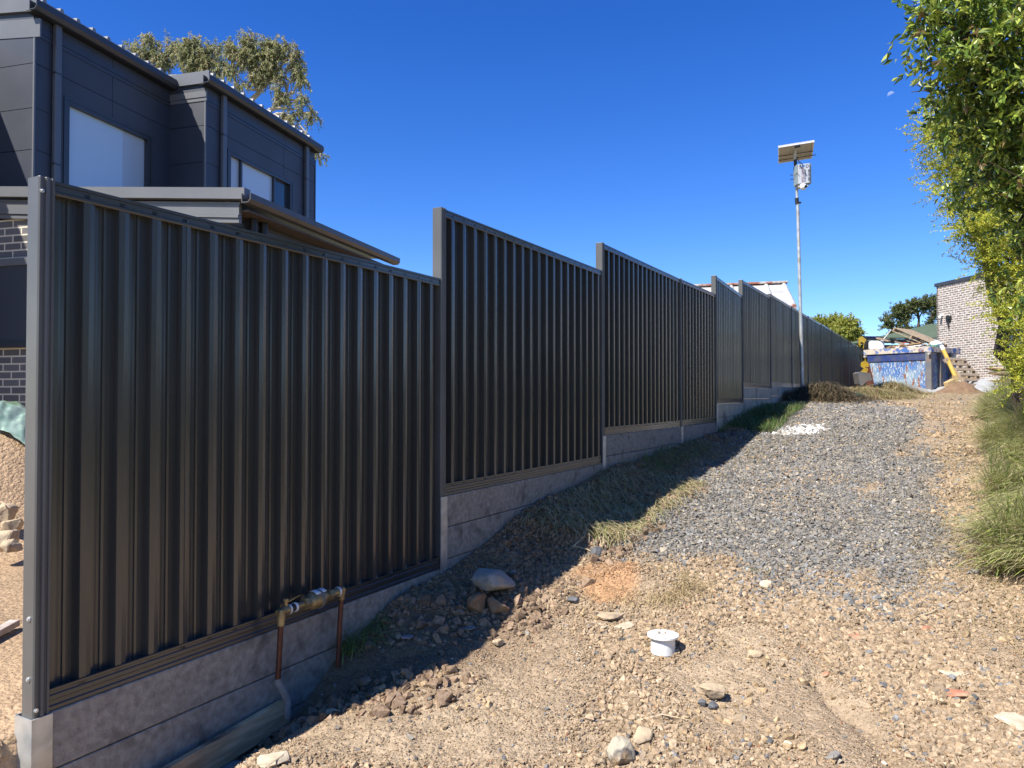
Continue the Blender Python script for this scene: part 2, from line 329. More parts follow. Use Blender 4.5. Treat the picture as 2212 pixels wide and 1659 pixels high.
def ground_mat():
    m = bpy.data.materials.new('bare_ground'); m.use_nodes = True; nt = m.node_tree; N = nt.nodes; L = nt.links; b = N['Principled BSDF']
    b.inputs['Roughness'].default_value = .95; b.inputs['Specular IOR Level'].default_value = .1
    at = N.new('ShaderNodeAttribute'); at.attribute_name = 'col'; tc = N.new('ShaderNodeTexCoord')
    vo = N.new('ShaderNodeTexVoronoi'); vo.inputs['Scale'].default_value = 34; L.new(tc.outputs['Object'], vo.inputs[0])
    v2 = N.new('ShaderNodeTexVoronoi'); v2.inputs['Scale'].default_value = 90; L.new(tc.outputs['Object'], v2.inputs[0])
    nz = N.new('ShaderNodeTexNoise'); nz.inputs['Scale'].default_value = 60; nz.inputs['Detail'].default_value = 8; L.new(tc.outputs['Object'], nz.inputs[0])
    hsv = N.new('ShaderNodeSeparateColor'); L.new(vo.outputs['Color'], hsv.inputs[0])
    mr = N.new('ShaderNodeMapRange'); mr.inputs[3].default_value = .82; mr.inputs[4].default_value = 1.12; L.new(hsv.outputs[0], mr.inputs[0])
    m2 = N.new('ShaderNodeMapRange'); m2.inputs[3].default_value = .7; m2.inputs[4].default_value = 1.3; L.new(nz.outputs[0], m2.inputs[0])
    mm = N.new('ShaderNodeMath'); mm.operation = 'MULTIPLY'; L.new(mr.outputs[0], mm.inputs[0]); L.new(m2.outputs[0], mm.inputs[1])
    sc = N.new('ShaderNodeVectorMath'); sc.operation = 'SCALE'; L.new(at.outputs['Color'], sc.inputs[0]); L.new(mm.outputs[0], sc.inputs['Scale'])
    L.new(sc.outputs[0], b.inputs['Base Color'])
    ad = N.new('ShaderNodeMath'); ad.operation = 'ADD'; L.new(vo.outputs['Distance'], ad.inputs[0])
    a2 = N.new('ShaderNodeMath'); a2.operation = 'MULTIPLY'; a2.inputs[1].default_value = 2.2; L.new(nz.outputs[0], a2.inputs[0]); L.new(a2.outputs[0], ad.inputs[1])
    bp = N.new('ShaderNodeBump'); bp.invert = True; bp.inputs['Distance'].default_value = .008; L.new(ad.outputs[0], bp.inputs['Height']); L.new(bp.outputs[0], b.inputs['Normal'])
    return m
M['ground'] = ground_mat()
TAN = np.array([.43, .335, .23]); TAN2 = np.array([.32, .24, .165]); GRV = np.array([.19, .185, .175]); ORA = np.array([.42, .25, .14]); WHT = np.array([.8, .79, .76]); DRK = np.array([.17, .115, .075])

# ------------------------------------------------------------------ ground sheet
def grade(lo, hi, step, a, b_, grow=1.09):
    c = list(np.arange(lo, hi, step)); s = step; x = c[-1]; r = []
    while x < b_: s *= grow; x += s; r.append(x)
    s = step; x = c[0]; l = []
    while x > a: s *= grow; x -= s; l.append(x)
    return np.array(l[::-1] + c + r)
gx = grade(-2.0, 4.4, .022, -400, 400); gy = grade(2.2, 7.2, .022, -60, 700, 1.05)
XX, YY = np.meshgrid(gx, gy); xf, yf = XX.ravel(), YY.ravel(); zf = ground_z(xf, yf)
g_, wh_, or_, sh_ = zones(xf, yf)
n1 = (fbm(xf, yf, 1.1, 4, 51) * .9 + .5).clip(0, 1)[:, None]
colr = TAN * (1 - n1) + TAN2 * n1
far_dry = sstep(15, 17, yf)[:, None]
colr = colr * (1 - .8 * g_[:, None]) + GRV * .8 * g_[:, None]
colr = colr * (1 - or_[:, None]) + ORA * or_[:, None]
colr = colr * (1 - wh_[:, None]) + WHT * wh_[:, None]
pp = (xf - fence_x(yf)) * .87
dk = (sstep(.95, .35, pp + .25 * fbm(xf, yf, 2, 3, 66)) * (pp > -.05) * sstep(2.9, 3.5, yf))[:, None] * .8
colr = colr * (1 - dk) + DRK * dk  # moist brown soil by the fence, its shade also worked into the colour
yd = (pp < -.03)[:, None]; farw = sstep(10, 18, np.hypot(xf, yf - 4))[:, None]; colr = np.where(yd, (np.array([.38, .265, .165]) * (.8 + .4 * n1)) * (1 - farw) + np.array([.17, .17, .10]) * farw, colr); fw2 = (sstep(22, 30, yf) + sstep(9, 14, xf - .75 * yf) + sstep(3, 0, yf) * 0)[:, None].clip(0, 1); colr = colr * (1 - fw2) + np.array([.17, .17, .10]) * fw2
bk = sstep(.1, .7, bank(xf, yf))[:, None]; colr = colr * (1 - bk) + np.array([.16, .13, .07]) * bk
ny, nx = XX.shape; idx = np.arange(nx * ny).reshape(ny, nx)
F = np.stack([idx[:-1, :-1], idx[:-1, 1:], idx[1:, 1:], idx[1:, :-1]], -1).reshape(-1, 4)
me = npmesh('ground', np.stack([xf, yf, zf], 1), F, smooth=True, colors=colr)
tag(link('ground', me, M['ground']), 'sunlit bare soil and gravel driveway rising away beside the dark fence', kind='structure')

# ------------------------------------------------------------------ loose stones (stuff)
def hulls(n, npts, flat, seed):
    rr = np.random.default_rng(seed); out = []
    for i in range(n):
        bm = bmesh.new(); v = rr.normal(size=(npts, 3)); v /= np.linalg.norm(v, axis=1)[:, None]; v *= np.array([1, rr.uniform(.65, .95), flat * rr.uniform(.7, 1.2)]) * rr.uniform(.75, 1.05, (npts, 1))
        for p in v: bm.verts.new(p)
        r = bmesh.ops.convex_hull(bm, input=bm.verts); bmesh.ops.delete(bm, geom=[e for e in r['geom_interior'] if isinstance(e, bmesh.types.BMVert)], context='VERTS')
        bmesh.ops.triangulate(bm, faces=bm.faces); bm.verts.index_update()
        out.append((np.array([p.co[:] for p in bm.verts]), np.array([[q.index for q in f.verts] for f in bm.faces]))); bm.free()
    return out
def scatter(name, x, y, size, cols, tmpl, mat_, label, sink=.25, zoff=None, tilt=.5, parent=None, zfun=None):
    n = len(x); z = (ground_z(x, y) if zfun is None else zfun(x, y)) + (0 if zoff is None else zoff)
    which = RNG.integers(0, len(tmpl), n); V = []; Fc = []; C = []; base = 0
    for t, (tv, tf) in enumerate(tmpl):
        s = np.where(which == t)[0]; k = len(s)
        if not k: continue
        a = RNG.uniform(0, 2 * np.pi, k); b_ = RNG.normal(0, tilt, k); c_ = RNG.normal(0, tilt, k)
        ca, sa, cb, sb, cc, sc_ = np.cos(a), np.sin(a), np.cos(b_), np.sin(b_), np.cos(c_), np.sin(c_)
        Rm = np.empty((k, 3, 3)); Rm[:, 0, 0] = ca * cb; Rm[:, 0, 1] = ca * sb * sc_ - sa * cc; Rm[:, 0, 2] = ca * sb * cc + sa * sc_
        Rm[:, 1, 0] = sa * cb; Rm[:, 1, 1] = sa * sb * sc_ + ca * cc; Rm[:, 1, 2] = sa * sb * cc - ca * sc_; Rm[:, 2, 0] = -sb; Rm[:, 2, 1] = cb * sc_; Rm[:, 2, 2] = cb * cc
        v = np.einsum('kij,vj->kvi', Rm, tv) * size[s][:, None, None]
        v += np.stack([x[s], y[s], z[s] + size[s] * (.5 - sink)], 1)[:, None, :]
        V.append(v.reshape(-1, 3)); Fc.append((tf[None] + (np.arange(k) * len(tv))[:, None, None]).reshape(-1, 3) + base); base += k * len(tv)
        C.append(np.repeat(cols[s], len(tv), 0))
    me = npmesh(name, np.concatenate(V), np.concatenate(Fc), colors=np.concatenate(C))
    o = link(name, me, mat_, parent)
    if label: tag(o, label, kind='stuff')
    return o
def view_pts(n, y0, y1, power=1.0, pad=.15):
    """random ground points inside the view wedge"""
    u = RNG.random(n); y = y0 + (y1 - y0) * u ** power; xl = np.maximum(-.70 * y - pad, fence_x(y) + .06); xr = .70 * y + pad
    wd = np.clip(xr - xl, 0, None); keep = RNG.random(n) < wd / wd.max(); x = xl + RNG.random(n) * wd
    return x[keep], y[keep]
def keep_bank(x, y): return bank(x, y) < .25 + .3 * RNG.random(len(x))
T_ang = hulls(14, 9, .62, 1); T_small = hulls(12, 11, .78, 2); T_round = hulls(10, 13, .75, 3)
# crushed blue-grey rock
xs, ys = [], []
for n, a, b_ in ((92000, 2.6, 8.2), (60000, 8.0, 14), (30000, 13, 19)):
    X, Y = view_pts(n, a, b_); xs.append(X); ys.append(Y)
X = np.concatenate(xs); Y = np.concatenate(ys); g, wh, orr, shd = zones(X, Y)
k = (RNG.random(len(X)) < np.clip(g * 1.05 + .008, 0, 1)) & keep_bank(X, Y) & (RNG.random(len(X)) > .9 * orr) & (RNG.random(len(X)) > .75 * wh) & (Y < 18.5)
X, Y, wh = X[k], Y[k], wh[k]; n = len(X)
S = np.clip(RNG.lognormal(math.log(.0138), .34, n), .007, .040) * np.interp(Y, [3, 8, 14, 19], [1.0, 1.1, 1.5, 2.0])
v = RNG.lognormal(0, .33, n)[:, None]; base = np.array([.185, .187, .188])
C = base * v; lt = RNG.random(n) < .17; C[lt] = np.array([.42, .37, .29]) * RNG.uniform(.7, 1.2, (lt.sum(), 1))
dust = RNG.random((n, 1)) ** 1.5 * .55; C = C * (1 - dust) + np.array([.36, .30, .22]) * dust
C = np.where(((wh > .4) & (RNG.random(n) < .6))[:, None], np.array([.75, .74, .72]), C)
scatter('gravel', X, Y, S, C, T_ang, M['stone'], 'blue-grey crushed rock spread along the middle of the rising drive')
# soil clods and pebbles
xs, ys = [], []
for n, a, b_ in ((185000, 2.2, 4.9), (70000, 4.8, 8), (24000, 8, 15)):
    X, Y = view_pts(n, a, b_); xs.append(X); ys.append(Y)
X = np.concatenate(xs); Y = np.concatenate(ys); g, wh, orr, shd = zones(X, Y)
patch = fbm(X, Y, 1.6, 3, 61)
k = (RNG.random(len(X)) > .72 * g) & keep_bank(X, Y) & (RNG.random(len(X)) < np.clip(.80 + 1.6 * patch, .38, 1)) & (RNG.random(len(X)) > .25 * orr)
X, Y, g, orr = X[k], Y[k], g[k], orr[k]; n = len(X)
fr = (X > 2.6) & (Y < 4.6)
tone = RNG.random(n)
S = np.clip(RNG.lognormal(math.log(.0092), .36, n) * np.clip(1 + 1.5 * patch[k], .55, 1.4) * (1 - .35 * g), .004, .027) * np.interp(Y, [3, 6, 12], [1, 1.15, 1.9]) * np.where(patch[k] < -.12, .7, 1)
v = RNG.lognormal(0, .17, n)[:, None]; hue = RNG.random((n, 1))
C = (np.array([.44, .335, .225]) * hue + np.array([.37, .295, .21]) * (1 - hue)) * v
gr = RNG.random(n) < .035 + .25 * g; C[gr] = np.array([.2, .205, .215]) * RNG.uniform(.6, 1.5, (gr.sum(), 1))
rd = (RNG.random(n) < .012) & (S < .014); C[rd] = np.array([.38, .2, .12]) * RNG.uniform(.7, 1.2, (rd.sum(), 1))
wt = (RNG.random(n) < .004) & (S < .013); C[wt] = (.72, .68, .6)
C = C * (1 - orr[:, None] * .8) + np.array([.42, .26, .15]) * orr[:, None] * .8
pf = (X - fence_x(Y)) * .87; hm = (sstep(.85, .35, pf + .25 * fbm(X, Y, 2, 3, 66)) * (Y > 3.2))[:, None] * .75; C = C * (1 - hm) + C * np.array([.58, .50, .45]) * hm  # clods browned along the fence: moist soil, plus its shadow toned in
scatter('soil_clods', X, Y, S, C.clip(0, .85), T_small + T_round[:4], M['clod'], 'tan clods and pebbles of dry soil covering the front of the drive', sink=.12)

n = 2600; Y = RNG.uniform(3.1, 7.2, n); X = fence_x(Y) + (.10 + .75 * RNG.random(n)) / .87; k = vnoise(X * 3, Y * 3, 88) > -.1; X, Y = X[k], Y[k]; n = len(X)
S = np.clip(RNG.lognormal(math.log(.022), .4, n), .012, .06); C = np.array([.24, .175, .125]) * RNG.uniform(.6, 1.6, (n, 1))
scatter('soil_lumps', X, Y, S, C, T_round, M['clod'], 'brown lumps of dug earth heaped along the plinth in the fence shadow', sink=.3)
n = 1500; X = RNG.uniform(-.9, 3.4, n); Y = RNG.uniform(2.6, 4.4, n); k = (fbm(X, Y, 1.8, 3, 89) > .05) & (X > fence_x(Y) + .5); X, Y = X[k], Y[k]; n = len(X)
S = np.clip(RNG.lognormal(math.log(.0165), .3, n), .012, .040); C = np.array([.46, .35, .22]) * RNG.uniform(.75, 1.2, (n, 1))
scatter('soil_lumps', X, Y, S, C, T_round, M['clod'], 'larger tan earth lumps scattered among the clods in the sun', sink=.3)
# ------------------------------------------------------------------ metal fence on concrete plinth
def frame(i):
    p0 = Vector((posts[i][0], posts[i][1], 0)); p1 = Vector((posts[i + 1][0], posts[i + 1][1], 0)); d = (p1 - p0); Ln = d.length; d.normalize()
    return p0, p1, d, Vector((d.y, -d.x, 0)), Ln
fence = empty('metal_fence', (posts[0][0], posts[0][1], .3), 'long dark grey ribbed steel panel fence stepping up the slope on a concrete plinth', 'fence')
wall = empty('retaining_wall', (posts[0][0], posts[0][1], 0), 'low concrete sleeper wall with galvanised posts carrying the dark steel fence', 'wall')
UP = Vector((0, 0, 1)); NB = len(posts) - 1
def rib_profile(Ln):
    pr = []; pitch = .1335; n = int((Ln - .04) / pitch); s0 = (Ln - n * pitch) / 2; DP = .030
    DP = .037
    for j in range(n):
        o = s0 + j * pitch
        pr += [(o, .006), (o + .012, .0028), (o + .024, .0008), (o + .0265, .0055), (o + .0365, .0055), (o + .039, .0002), (o + .045, 0), (o + .060, 0), (o + .0665, DP)]
        if j % 6 == 3: pr += [(o + .086, DP), (o + .0865, DP + .0025), (o + .108, DP - .003)]
        else: pr += [(o + .088, DP), (o + .090, DP - .0003), (o + .110, DP - .0055)]
        pr += [(o + .1165, .012), (o + .119, .0075)]
    pr += [(s0 + n * pitch, 0), (Ln - .02, 0)]; pr = [(.02, 0)] + pr
    return pr
for i in range(NB):
    p0, p1, d, nrm, Ln = frame(i); z0 = zb[i]
    mb = MB(); pr = rib_profile(Ln); mb.ext(pr, p0 + UP * (z0 + .045) - nrm * .016, d, nrm, UP * 1.735, closed=False)
    o = mb.build('panel', M['fence'], fence)
    top = [(-.021, -.048), (.022, -.048), (.025, -.044), (.025, -.036), (.021, -.033), (.021, -.014), (.025, -.011), (.025, 0), (-.021, 0)]
    MB().ext(top, p0 + d * .026 + UP * (z0 + 1.8), nrm, UP, d * (Ln - .052)).build('top_rail', M['fence'], fence)
    bot = [(-.021, 0), (.026, 0), (.026, .012), (.021, .016), (.021, .030), (.025, .034), (.025, .048), (.021, .052), (.021, .060), (.027, .064), (.027, .072), (-.021, .072)]
    MB().ext(bot, p0 + d * .026 + UP * z0, nrm, UP, d * (Ln - .052)).build('bottom_rail', M['fence'], fence)
    # concrete sleepers
    x_, y_ = (p0 + p1)[:2]; gmin = min(gz(p0.x + .06, p0.y), gz((x_) / 2 + .06, y_ / 2)) - .2
    z = z0 - .004; ns = 0
    while z > gmin - .0 and ns < 5:
        c = M['conc_tan'] if i >= 4 else M['conc']; hh = .196
        MB().box(p0 + d * .012 - nrm * .045 + UP * (z - hh), d * (Ln - .024), nrm * .075, UP * hh).build('sleeper', c, wall, bevel=.006)
        z -= .2; ns += 1
def screw(p, n, parent, r=.006):
    MB().tube([p, p + n * .003, p + n * .003, p + n * .007], [r * 1.5, r * 1.5, r, r * .8], 8).build('screw', M['galv'], parent)
for i in range(NB + 1):
    if i < NB: p0, p1, d, nrm, Ln = frame(i)
    p = Vector((posts[i][0], posts[i][1], 0)); dd = d if i == 0 or i == NB else (frame(i - 1)[2] + d).normalized(); nn = Vector((dd.y, -dd.x, 0))
    lo = min(zb[max(i - 1, 0)], zb[min(i, NB - 1)]); hi = max(zb[max(i - 1, 0)], zb[min(i, NB - 1)]) + 1.8 + .004
    if i == 0: lo = zb[0] - .03
    # folded channel post: flat web, lips and a rounded bead on the drive side
    half = [(-.026, -.036), (-.026, .026), (-.022, .032), (-.012, .032), (-.010, .027), (-.006, .027), (-.003, .034), (.003, .037), (.009, .034), (.012, .027), (.016, .027), (.018, .032), (.026, .032), (.029, .026), (.029, -.036)]
    o = MB().ext(half, p + UP * lo, dd, nn, UP * (hi - lo)).build('post', M['post'], fence, bevel=.0015)
    if i == 0:
        for zz in (.66, .86): screw(p - dd * .026 + nn * .004 + UP * zz, -dd, o)
        screw(p + nn * .032 + UP * (hi - .05) - dd * .017, nn, o, .005); screw(p + nn * .032 + UP * (lo + .05) - dd * .017, nn, o, .005)
    # galvanised H post below
    ghi = zb[min(i, NB - 1)] - .006; glo = gz(p.x + .15, p.y) - .5
    if i < 5:
        mb = MB(); mb.box(p + UP * glo - dd * .034 + nn * .032, dd * .068, nn * .007, UP * (ghi - glo)); mb.box(p + UP * glo - dd * .034 - nn * .062, dd * .068, nn * .007, UP * (ghi - glo))
        mb.box(p + UP * glo - dd * .003 - nn * .055, dd * .006, nn * .087, UP * (ghi - glo - .002)) if i else mb.box(p + UP * glo - dd * .034 - nn * .055, dd * .006, nn * .087, UP * (ghi - glo - .002))
        mb.build('steel_post', M['galv'], wall)
# far brown return fence
ff = empty('brown_fence', (posts[-1][0], posts[-1][1], 1.8), 'short reddish brown steel fence panel closing the far end behind the skip', 'fence')
q0 = P(1849, 765, 34.5); q0.z = 0
mb = MB(); prb = []
for j in range(18): prb += [(j * .14, 0), (j * .14 + .06, 0), (j * .14 + .075, .03), (j * .14 + .12, .03), (j * .14 + .135, 0)]
mb.ext(prb, q0 + UP * 1.9, Vector((1, -.15, 0)).normalized(), Vector((-.15, -1, 0)).normalized(), UP * 1.5, closed=False)
M['brown'] = mat('brown_steel', (.13, .040, .026), (.11, .036, .025), rough=.5)
mb.build('panel', M['brown'], ff); MB().box(q0 + UP * 3.4, Vector((2.6, -.39, 0)), Vector((.01, .05, 0)), UP * .06).build('top_rail', M['trim'], ff)
MB().box(q0 + Vector((0, -.04, 1.7)), Vector((2.6, -.39, 0)), Vector((.01, .05, 0)), UP * .2).build('sleeper', M['conc_tan'], ff)
# ------------------------------------------------------------------ two-storey house
HD = Vector((.267, .964, 0)); HL = Vector((.964, -.267, 0))
A = Vector((-5.72, 8.7, 0)); B = A + HD * 2.26; C_ = B + HL * .62; D_ = C_ + HD * 3.04; E_ = Vector((-2.93, 7.53, 0))
def glassmat(name, c, rough=.08):
    m = mat(name, c, rough=rough, spec=.8); return m
M['pane'] = glassmat('frosted_pane', (.50, .60, .68), .12); M['pane2'] = glassmat('dark_pane', (.03, .045, .06), .04); M['pane3'] = glassmat('pale_blind_pane', (.44, .48, .53), .25)
M['brick'] = brickmat('charcoal_brick', .24, .086, [(.10, .095, .10), (.145, .14, .145), (.12, .115, .12)], (.62, .56, .45), .010)
M['brickold'] = brickmat('recycled_brick', .24, .086, [(.17, .135, .12), (.23, .185, .165), (.14, .115, .105), (.27, .215, .19), (.19, .155, .14), (.27, .18, .15)], (.70, .645, .585), .013, white=(.62, .57, .52), wlo=.53, whi=.66)
house = empty('house', (A.x, A.y, .45), 'dark charcoal two-storey house with flat cladding panels behind the fence', 'house')
def cladding(p0, u, out, Ln, z0, z1, hj, vj, win=None, name='wall'):
    """panel cladding with open joints; win=(a,b,za,zb)"""
    xs_ = sorted({0, Ln} | set(v for v in vj if 0 < v < Ln) | (set(win[:2]) if win else set())); zs_ = sorted({z0, z1} | set(h for h in hj if z0 < h < z1) | (set(min(max(w, z0), z1) for w in win[2:]) if win else set()))
    core = MB(); pn = MB()
    for xa, xb in zip(xs_, xs_[1:]):
        for za, zc in zip(zs_, zs_[1:]):
            if win and xa >= win[0] - 1e-6 and xb <= win[1] + 1e-6 and za >= win[2] - 1e-6 and zc <= win[3] + 1e-6: continue
            core.box(p0 + u * xa - out * .10 + UP * za, u * (xb - xa), out * .095, UP * (zc - za))
            ga = .004 if xa in vj else 0; gb = .004 if xb in vj else 0; gc = .004 if za in hj else 0; gd = .004 if zc in hj else 0
            pn.box(p0 + u * (xa + ga) - out * .004 + UP * (za + gc), u * (xb - xa - ga - gb), out * .016, UP * (zc - za - gc - gd))
    core.build(name + '_core', M['dark'], house); return pn.build(name, M['clad'], house)
HJ = [5.60, 5.06, 4.56, 4.04]
cladding(A - HL * 4.5, HL, -HD, 4.5, 3.5, 6.28, HJ, [3.2])
W1 = (.44, 1.86, 4.0, 5.34)
cladding(A, HD, HL, 2.26, 3.5, 6.2, [5.60], [1.165], W1)
for z in (5.06, 4.56): MB().box(A + HD * .02 + HL * .013 + UP * z, HD * .36, HL * .002, UP * .006).build('joint', M['dark'], house)
cladding(B, HL, -HD, .62, 3.5, 6.2, [5.60, 5.06, 4.56], [])
W2 = (.535, 2.28, 4.1, 5.40)
cladding(C_, HD, HL, 3.04, 3.5, 6.2, [5.61], [2.02], W2)
for z in (5.06, 4.56):
    MB().box(C_ + HD * .02 + HL * .013 + UP * z, HD * .34, HL * .002, UP * .006).build('joint', M['dark'], house)
    MB().box(C_ + HD * 2.5 + HL * .013 + UP * z, HD * .54, HL * .002, UP * .006).build('joint', M['dark'], house)
cladding(D_ - HL * 7, HL, HD, 7, 3.5, 6.2, HJ, [])
MB().box(A - HL * 4.5 + UP * .3, HL * 4.1, HD * 5, UP * 3.6).build('inner_wall', M['clad'], house)
# left wing casting the stepped shadow over the front wall
wg = A - HL * .97
MB().box(wg - HD * 2.6 + UP * .3, -HL * 4, HD * 2.58, UP * 5.72).build('wing', M['clad'], house)
# corner trims
for c in (A, C_): MB().box(c - HL * .004 - HD * .016 + UP * 3.6, HL * .022, HD * .02, UP * 2.45).build('corner_trim', M['trim'], house)
MB().box(D_ - HL * .01 + UP * 3.6, HL * .03, HD * .03, UP * 2.45).build('corner_trim', M['trimd'], house)
def window(p0, u, out, win, mull, panes):
    a, b, za, zc = win; fr = MB(); t = .05
    fr.box(p0 + u * a + UP * (zc - t) - out * .07, u * (b - a), out * .085, UP * t); fr.box(p0 + u * a + UP * za - out * .07, u * (b - a), out * .085, UP * t)
    for x in (a, b - t): fr.box(p0 + u * x + UP * (za + t) - out * .07, u * t, out * .085, UP * (zc - za - 2 * t))
    for x in (mull if len(mull) > 1 else []): fr.box(p0 + u * (x - .02) + UP * (za + t) - out * .06, u * .04, out * .055, UP * (zc - za - 2 * t))
    f = fr.build('window', M['trimd'], house)
    # flat surround bead standing proud of the cladding
    sr = MB(); sr.box(p0 + u * (a - .035) + UP * zc + out * .004, u * (b - a + .07), out * .018, UP * .03)
    sr.box(p0 + u * (a - .035) + UP * za + out * .004, u * .03, out * .018, UP * (zc - za)); sr.box(p0 + u * (b + .005) + UP * za + out * .004, u * .03, out * .018, UP * (zc - za)); sr.build('surround', M['trimd'], f)
    ed = [a + t] + list(mull) + [b - t]
    for (xa, xb), m_ in zip(zip(ed, ed[1:]), panes):
        MB().box(p0 + u * xa + UP * (za + t) - out * .055, u * (xb - xa), out * .008, UP * (zc - za - 2 * t)).build('pane', m_, f)
window(A, HD, HL, W1, [1.41], [M['pane'], M['pane3']])
window(C_, HD, HL, W2, [.877, 1.776], [M['pane3'], M['pane'], M['pane2']])
def gutter(p0, u, out, Ln, z, wall_gap=.0, h=.115, w=.115, m='trim'):
    g = [(0, 0), (w * .72, 0), (w, h * .35), (w, h), (w - .012, h), (w - .012, h * .4), (w * .68, .01), (.01, .01), (.01, h), (0, h)]
    return MB().ext(g, p0 + out * wall_gap + UP * z, out, UP, u * Ln).build('gutter', M[m], house)
def bands(p0, u, out, Ln, z0, hs, m='trim', slope=0, name='fascia'):
    mb = MB()
    for (dz, h, pr) in hs: mb.box(p0 + UP * (z0 + dz), u * Ln + UP * slope, out * pr, UP * h)
    return mb.build(name, M[m], house)
# upper eaves: stepped frieze, soffit, gutter
ST = [(0, .05, .022), (.052, .02, .03), (.074, .045, .022)]
bands(A, HD, HL, 2.26, 5.93, ST, 'trimd'); bands(C_, HD, HL, 3.04, 5.93, ST, 'trimd')
MB().box(A - HD * .10 - HL * .02 + UP * 6.17, HD * 2.36, HL * .12, UP * .02).build('soffit', M['dark'], house)
MB().box(C_ - HD * .10 - HL * .02 + UP * 6.17, HD * 3.16, HL * .12, UP * .02).build('soffit', M['dark'], house)
gutter(A - HD * .13, HD, HL, 2.39, 6.175, .06, m='trimd'); gutter(C_ - HD * .13, HD, HL, 3.22, 6.175, .06, m='trimd')
bands(A + HL * .10, -HL, -HD, 4.5, 6.20, [(0, .19, .05), (-.30, .22, .02)], 'trim', slope=.36, name='barge')
bands(B + HL * .0, HL, -HD, .72, 6.20, [(0.01, .18, .05)], 'trim', name='barge'); bands(B, HL, -HD, .655, 5.96, [(0, .05, .022), (.055, .03, .032), (.09, .06, .022)], 'trim', name='barge')
def roofsheet(p0, u, back, Ln, run, z, rise, m, pitch=.24, rib=.024, parent=None):
    pr = []; x = 0
    while x < Ln - pitch: pr += [(x, 0), (x + .008, rib * 1.6), (x + .05, rib * 1.6), (x + .058, 0)]; x += pitch
    pr += [(Ln, 0), (Ln, -.02), (0, -.02)]
    return MB().ext(pr, p0 + UP * z, u, UP, back * run + UP * rise).build('roof', m, parent)
M['roofm'] = mat('pale_roof_sheet', (.20, .205, .21), (.24, .245, .25), rough=.35, scale=4)
M['roofd'] = mat('dark_roof_sheet', (.10, .105, .11), (.13, .135, .14), rough=.4, scale=4)
rA = roofsheet(A - HD * .04 + HL * .16, HD, -HL, 2.34, 5.0, 6.31, .42, M['roofm'], parent=house)
rC = roofsheet(C_ - HD * .04 + HL * .16, HD, -HL, 3.12, 5.5, 6.31, .45, M['roofm'], parent=house)
MB().box(B - HD * .35 - HL * .55 + UP * 6.36, HL * .42, HD * .9, UP * .07).build('flashing', M['trimd'], rA)
def pipe(p, u, z0, z1, w=.09, name='downpipe'):
    o = MB().box(p - u * w / 2 + HL * .02 + UP * z0, u * w, HL * .06, UP * (z1 - z0)).build(name, M['downpipe'], house, bevel=.012)
    for z in (z0 + (z1 - z0) * .3, z0 + (z1 - z0) * .75): MB().box(p - u * (w / 2 + .012) + HL * .012 + UP * z, u * (w + .024), HL * .072, UP * .018).build('bracket', M['trimd'], o)
M['downpipe'] = mat('steel_downpipe', (.10, .108, .125), rough=.35)
pipe(A + HD * .27, HD, 3.7, 6.19); pipe(C_ + HD * .36, HD, 3.7, 6.19); pipe(C_ + HD * 2.70, HD, 3.7, 6.19)
# lower storey
def bricks(p0, u, out, Ln, z0, z1):
    return quad_uv('brick_wall', [p0 + UP * z0, p0 + u * Ln + UP * z0, p0 + u * Ln + UP * z1, p0 + UP * z1], [(0, z0), (Ln, z0), (Ln, z1), (0, z1)], M['brick'], house, thick=.11)
bricks(E_ - HL * 5.0, HL, -HD, 5.0, .2, 3.62); bricks(E_, HD, HL, 3.5, .2, 3.45)
MB().box(E_ - HL * 5.0 - HD * .05 + UP * 2.22, HL * 3.0, HD * .05, UP * .86).build('cladding_band', M['clad'], house)
MB().box(E_ - HL * 5.0 - HD * .075 + UP * 3.08, HL * 3.02, HD * .075, UP * .08).build('band_trim', M['trim'], house)
MB().box(E_ - HL * 5.0 - HD * .075 + UP * 2.16, HL * 3.02, HD * .075, UP * .06).build('band_trim', M['trimd'], house)
bands(E_ + HL * .26, -HL, -HD, 5.2, 3.60, [(.005, .115, .10)], 'trim', slope=.42, name='barge')
bands(E_ + HL * .16, -HL, -HD, 5.1, 3.38, [(0, .045, .045), (.05, .028, .06), (.082, .10, .045), (.185, .03, .03)], 'trim', slope=.41, name='barge')
gutter(E_ - HD * .12, HD, HL, 3.62, 3.56, .24, h=.095, w=.11, m='lowgut') if M.setdefault('lowgut', mat('gutter_bronze', (.06, .06, .06), (.075, .074, .072), rough=.4)) else None
MB().box(E_ + HL * .0 + UP * 3.5, HD * 3.45, HL * .24, UP * .02).build('soffit', mat('brown_soffit', (.07, .055, .042), rough=.6), house)
bands(E_ + HD * .0, HD, HL, 3.45, 3.33, [(0, .05, .03), (.055, .05, .045), (.11, .05, .03)], 'lowgut')
roofsheet(E_ + HL * .30 - HD * .02, HD, -HL, 3.5, 3.4, 3.655, .29, M['roofm'], pitch=.25, rib=.014, parent=house)
for k in (.28, .47): MB().tube([E_ + HL * .10 + HD * k + UP * .3, E_ + HL * .10 + HD * k + UP * 3.5], .045, 12).build('downpipe', M['black'], house, smooth=True)

